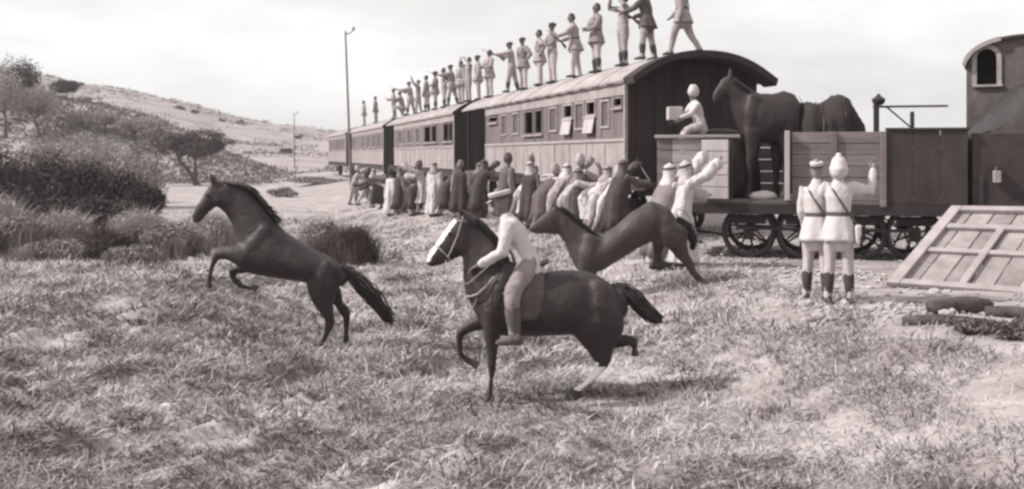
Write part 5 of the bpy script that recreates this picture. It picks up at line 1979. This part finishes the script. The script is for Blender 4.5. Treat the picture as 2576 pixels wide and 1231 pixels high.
# robed crowd beside the train: (px, D, pose, robe, cloak, headcloth, turn, scale)
crowd = [
    (1552, 22.0, 'reach', 'brown', 'dark', 'brown', 25, 1.0),
    (1522, 22.4, 'push', 'white', None, 'cream', 12, .97),
    (1498, 22.9, 'push', 'cream', None, 'tan', 30, 1.0),
    (1472, 23.1, 'duck', 'white', None, 'brown', 8, 1.04),
    (1446, 23.8, 'reach', 'tan', 'brown', 'cream', 35, 1.05),
    (1420, 23.7, 'push', 'cream', None, 'grey', 5, .96),
    (1394, 24.6, 'push', 'tan', None, 'white', 20, 1.02),
    (1366, 24.9, 'push', 'cream', 'brown', 'tan', 25, 1.0),
    (1336, 25.6, 'arm_up', 'grey', 'dark', 'cream', 40, .95),
    (1310, 26.4, 'push', 'white', None, 'white', -5, 1.02),
    (1276, 27.4, 'relaxed', 'grey', 'brown', 'brown', 20, 1.04),
    (1206, 30.0, 'reach', 'brown', 'dark', 'brown', 20, 1.0),
    (1180, 31.8, 'push', 'brown', 'dark', 'grey', 15, 1.02),
    (1158, 31.0, 'relaxed', 'cream', 'dark', 'grey', 70, .97),
    (1126, 32.5, 'push', 'grey', 'dark', 'brown', 15, 1.05),
    (1092, 33.2, 'relaxed', 'white', None, 'tan', 60, 1.0),
    (1066, 34.8, 'reach', 'cream', None, 'brown', 170, 1.03),
    (1036, 35.0, 'duck', 'brown', 'dark', 'brown', 40, 1.05),
    (1008, 36.8, 'arm_up', 'grey', 'dark', 'grey', 20, .96),
    (982, 37.0, 'relaxed', 'white', None, 'dark', 40, .94),
    (950, 41.0, 'duck', 'brown', 'dark', 'dark', 170, 1.0),
    (920, 44.0, 'push', 'grey', None, 'cream', 10, 1.0),
    (890, 46.0, 'reach', 'tan', None, 'cream', 20, 1.0),
]
TW = dict(white='white', cream='cream', grey='grey', brown='brown', dark='dark', tan='tan')
for i, (px, D, pose, rb, ck, hc, rz, sc_) in enumerate(crowd):
    x = (px - CX) / FPX * D
    short = pose in ('push', 'duck') or (ck is None and pose == 'reach')
    wear = [('tunic' if short else 'robe', rb), ('shoes', 'dark'), ('headcloth' if i % 3 != 1 else 'turban', hc)]
    if short:
        wear.insert(1, ('trousers', 'cream' if rb in ('brown', 'grey') else 'grey'))
    if ck:
        wear.insert(1, ('cloak', ck))
    lab = 'robed figure %s by the train%s, %s from right' % (POSE_WORDS[pose], (' in %s cloak' % TW[ck]) if ck else (' in %s robe' % TW[rb]), ORD[i])
    pr = person((x, D, gz(x, D)), rz, pose, wear, lab, 'robed crowd beside the train', SKIN_DK, sc_)
    if pose == 'reach' and i in (0, 4, 10):
        rifle(pr, 'rifle raised by the %s robed figure from the right beside the train' % ORD[i], pose, 'rifles of the robed crowd')

# two robed figures at the left end of the wagon
for px, D, pose, rz, rb, ck, lab in (
        (1664, 16.9, 'reach', 20, 'cream', 'grey', 'robed figure in a grey cloak behind the climbing one, left end of the wagon'),
        (1712, 16.7, 'climb', 8, 'white', None, 'pale robed figure raising an arm to the rail of the goods wagon')):
    x = (px - CX) / FPX * D
    person((x, D, gz(x, D)), rz, pose, [('robe', rb)] + ([('cloak', ck)] if ck else []) + [('shoes', 'dark'), ('headcloth', 'white' if ck else 'cream')], lab, None, SKIN_DK)

# seated figure on the tarpaulin heap, holding a pale box
sp = P(1752, 308, 18.75)
seat = person((sp.x, sp.y, 0), 190, 'sit', [('shirt', 'white'), ('trousers', 'cream'), ('shoes', 'dark'), ('turban', 'white')],
              'man in white crouching on the tarpaulin heap in the wagon', None, SKIN_DK, .85, hip_at=(sp.x + .06, sp.y, 2.30))
bx_ = P(1697, 286, 18.75)
o = box('wooden_box', (-.13, -.13, -.12), (.13, .13, .12), FLAP, None, .012)
o.location = bx_
tag(o, 'small pale box held out by the man crouching on the wagon', 'box')
# two soldiers seen from behind
for px, D, pose, rz, hat, sc_, lab in (
        (2054, 13.0, 'back_left', 70, 'cap', 1.0, 'soldier in pale jacket and pale cap seen from behind, left of the pair'),
        (2110, 12.7, 'back_right', 80, 'helmet', 1.01, 'soldier seen from behind with his right arm raised towards the wagon')):
    x = (px - CX) / FPX * D
    o = person((x, D, gz(x, D)), rz, pose, [('jacket', 'white'), ('trousers', 'cream'), ('boots', 'dark'), (hat, 'white')], lab, 'soldiers in front of the goods wagon', SKIN, sc_, None, True)
    o.scale = (sc_ * .88, sc_ * .83, sc_ * 1.02)

# rider on the trotting horse
hp_ = P(*Z3(622, 478), 10.4)
rd = person((0, 0, 0), 180, 'ride', [('shirt', 'white'), ('trousers', 'khaki'), ('boots', 'brown'), ('cap', 'white')],
            'rider in a white shirt and pale cap on the trotting horse', None, SKIN_DK, 1.0, hip_at=(hp_.x, 10.4, hp_.z))

# ---------------------------------------------------------------- summer haze
bm = bmesh.new()
add_box(bm, (-1400, -70, -3.2), (1400, 1600, 29))
hz = bpy.data.objects.new('haze', bm_mesh(bm, 'haze'))
C.objects.link(hz)
hz['kind'] = 'stuff'
hm = bpy.data.materials.new('haze_air')
hm.use_nodes = True
hm.node_tree.nodes.clear()
ho = hm.node_tree.nodes.new('ShaderNodeOutputMaterial')
pv = hm.node_tree.nodes.new('ShaderNodeVolumePrincipled')
pv.inputs['Color'].default_value = (.96, .955, .95, 1)
pv.inputs['Density'].default_value = 0.0006
pv.inputs['Anisotropy'].default_value = 0.2
hm.node_tree.links.new(pv.outputs[0], ho.inputs['Volume'])
hz.data.materials.append(hm)
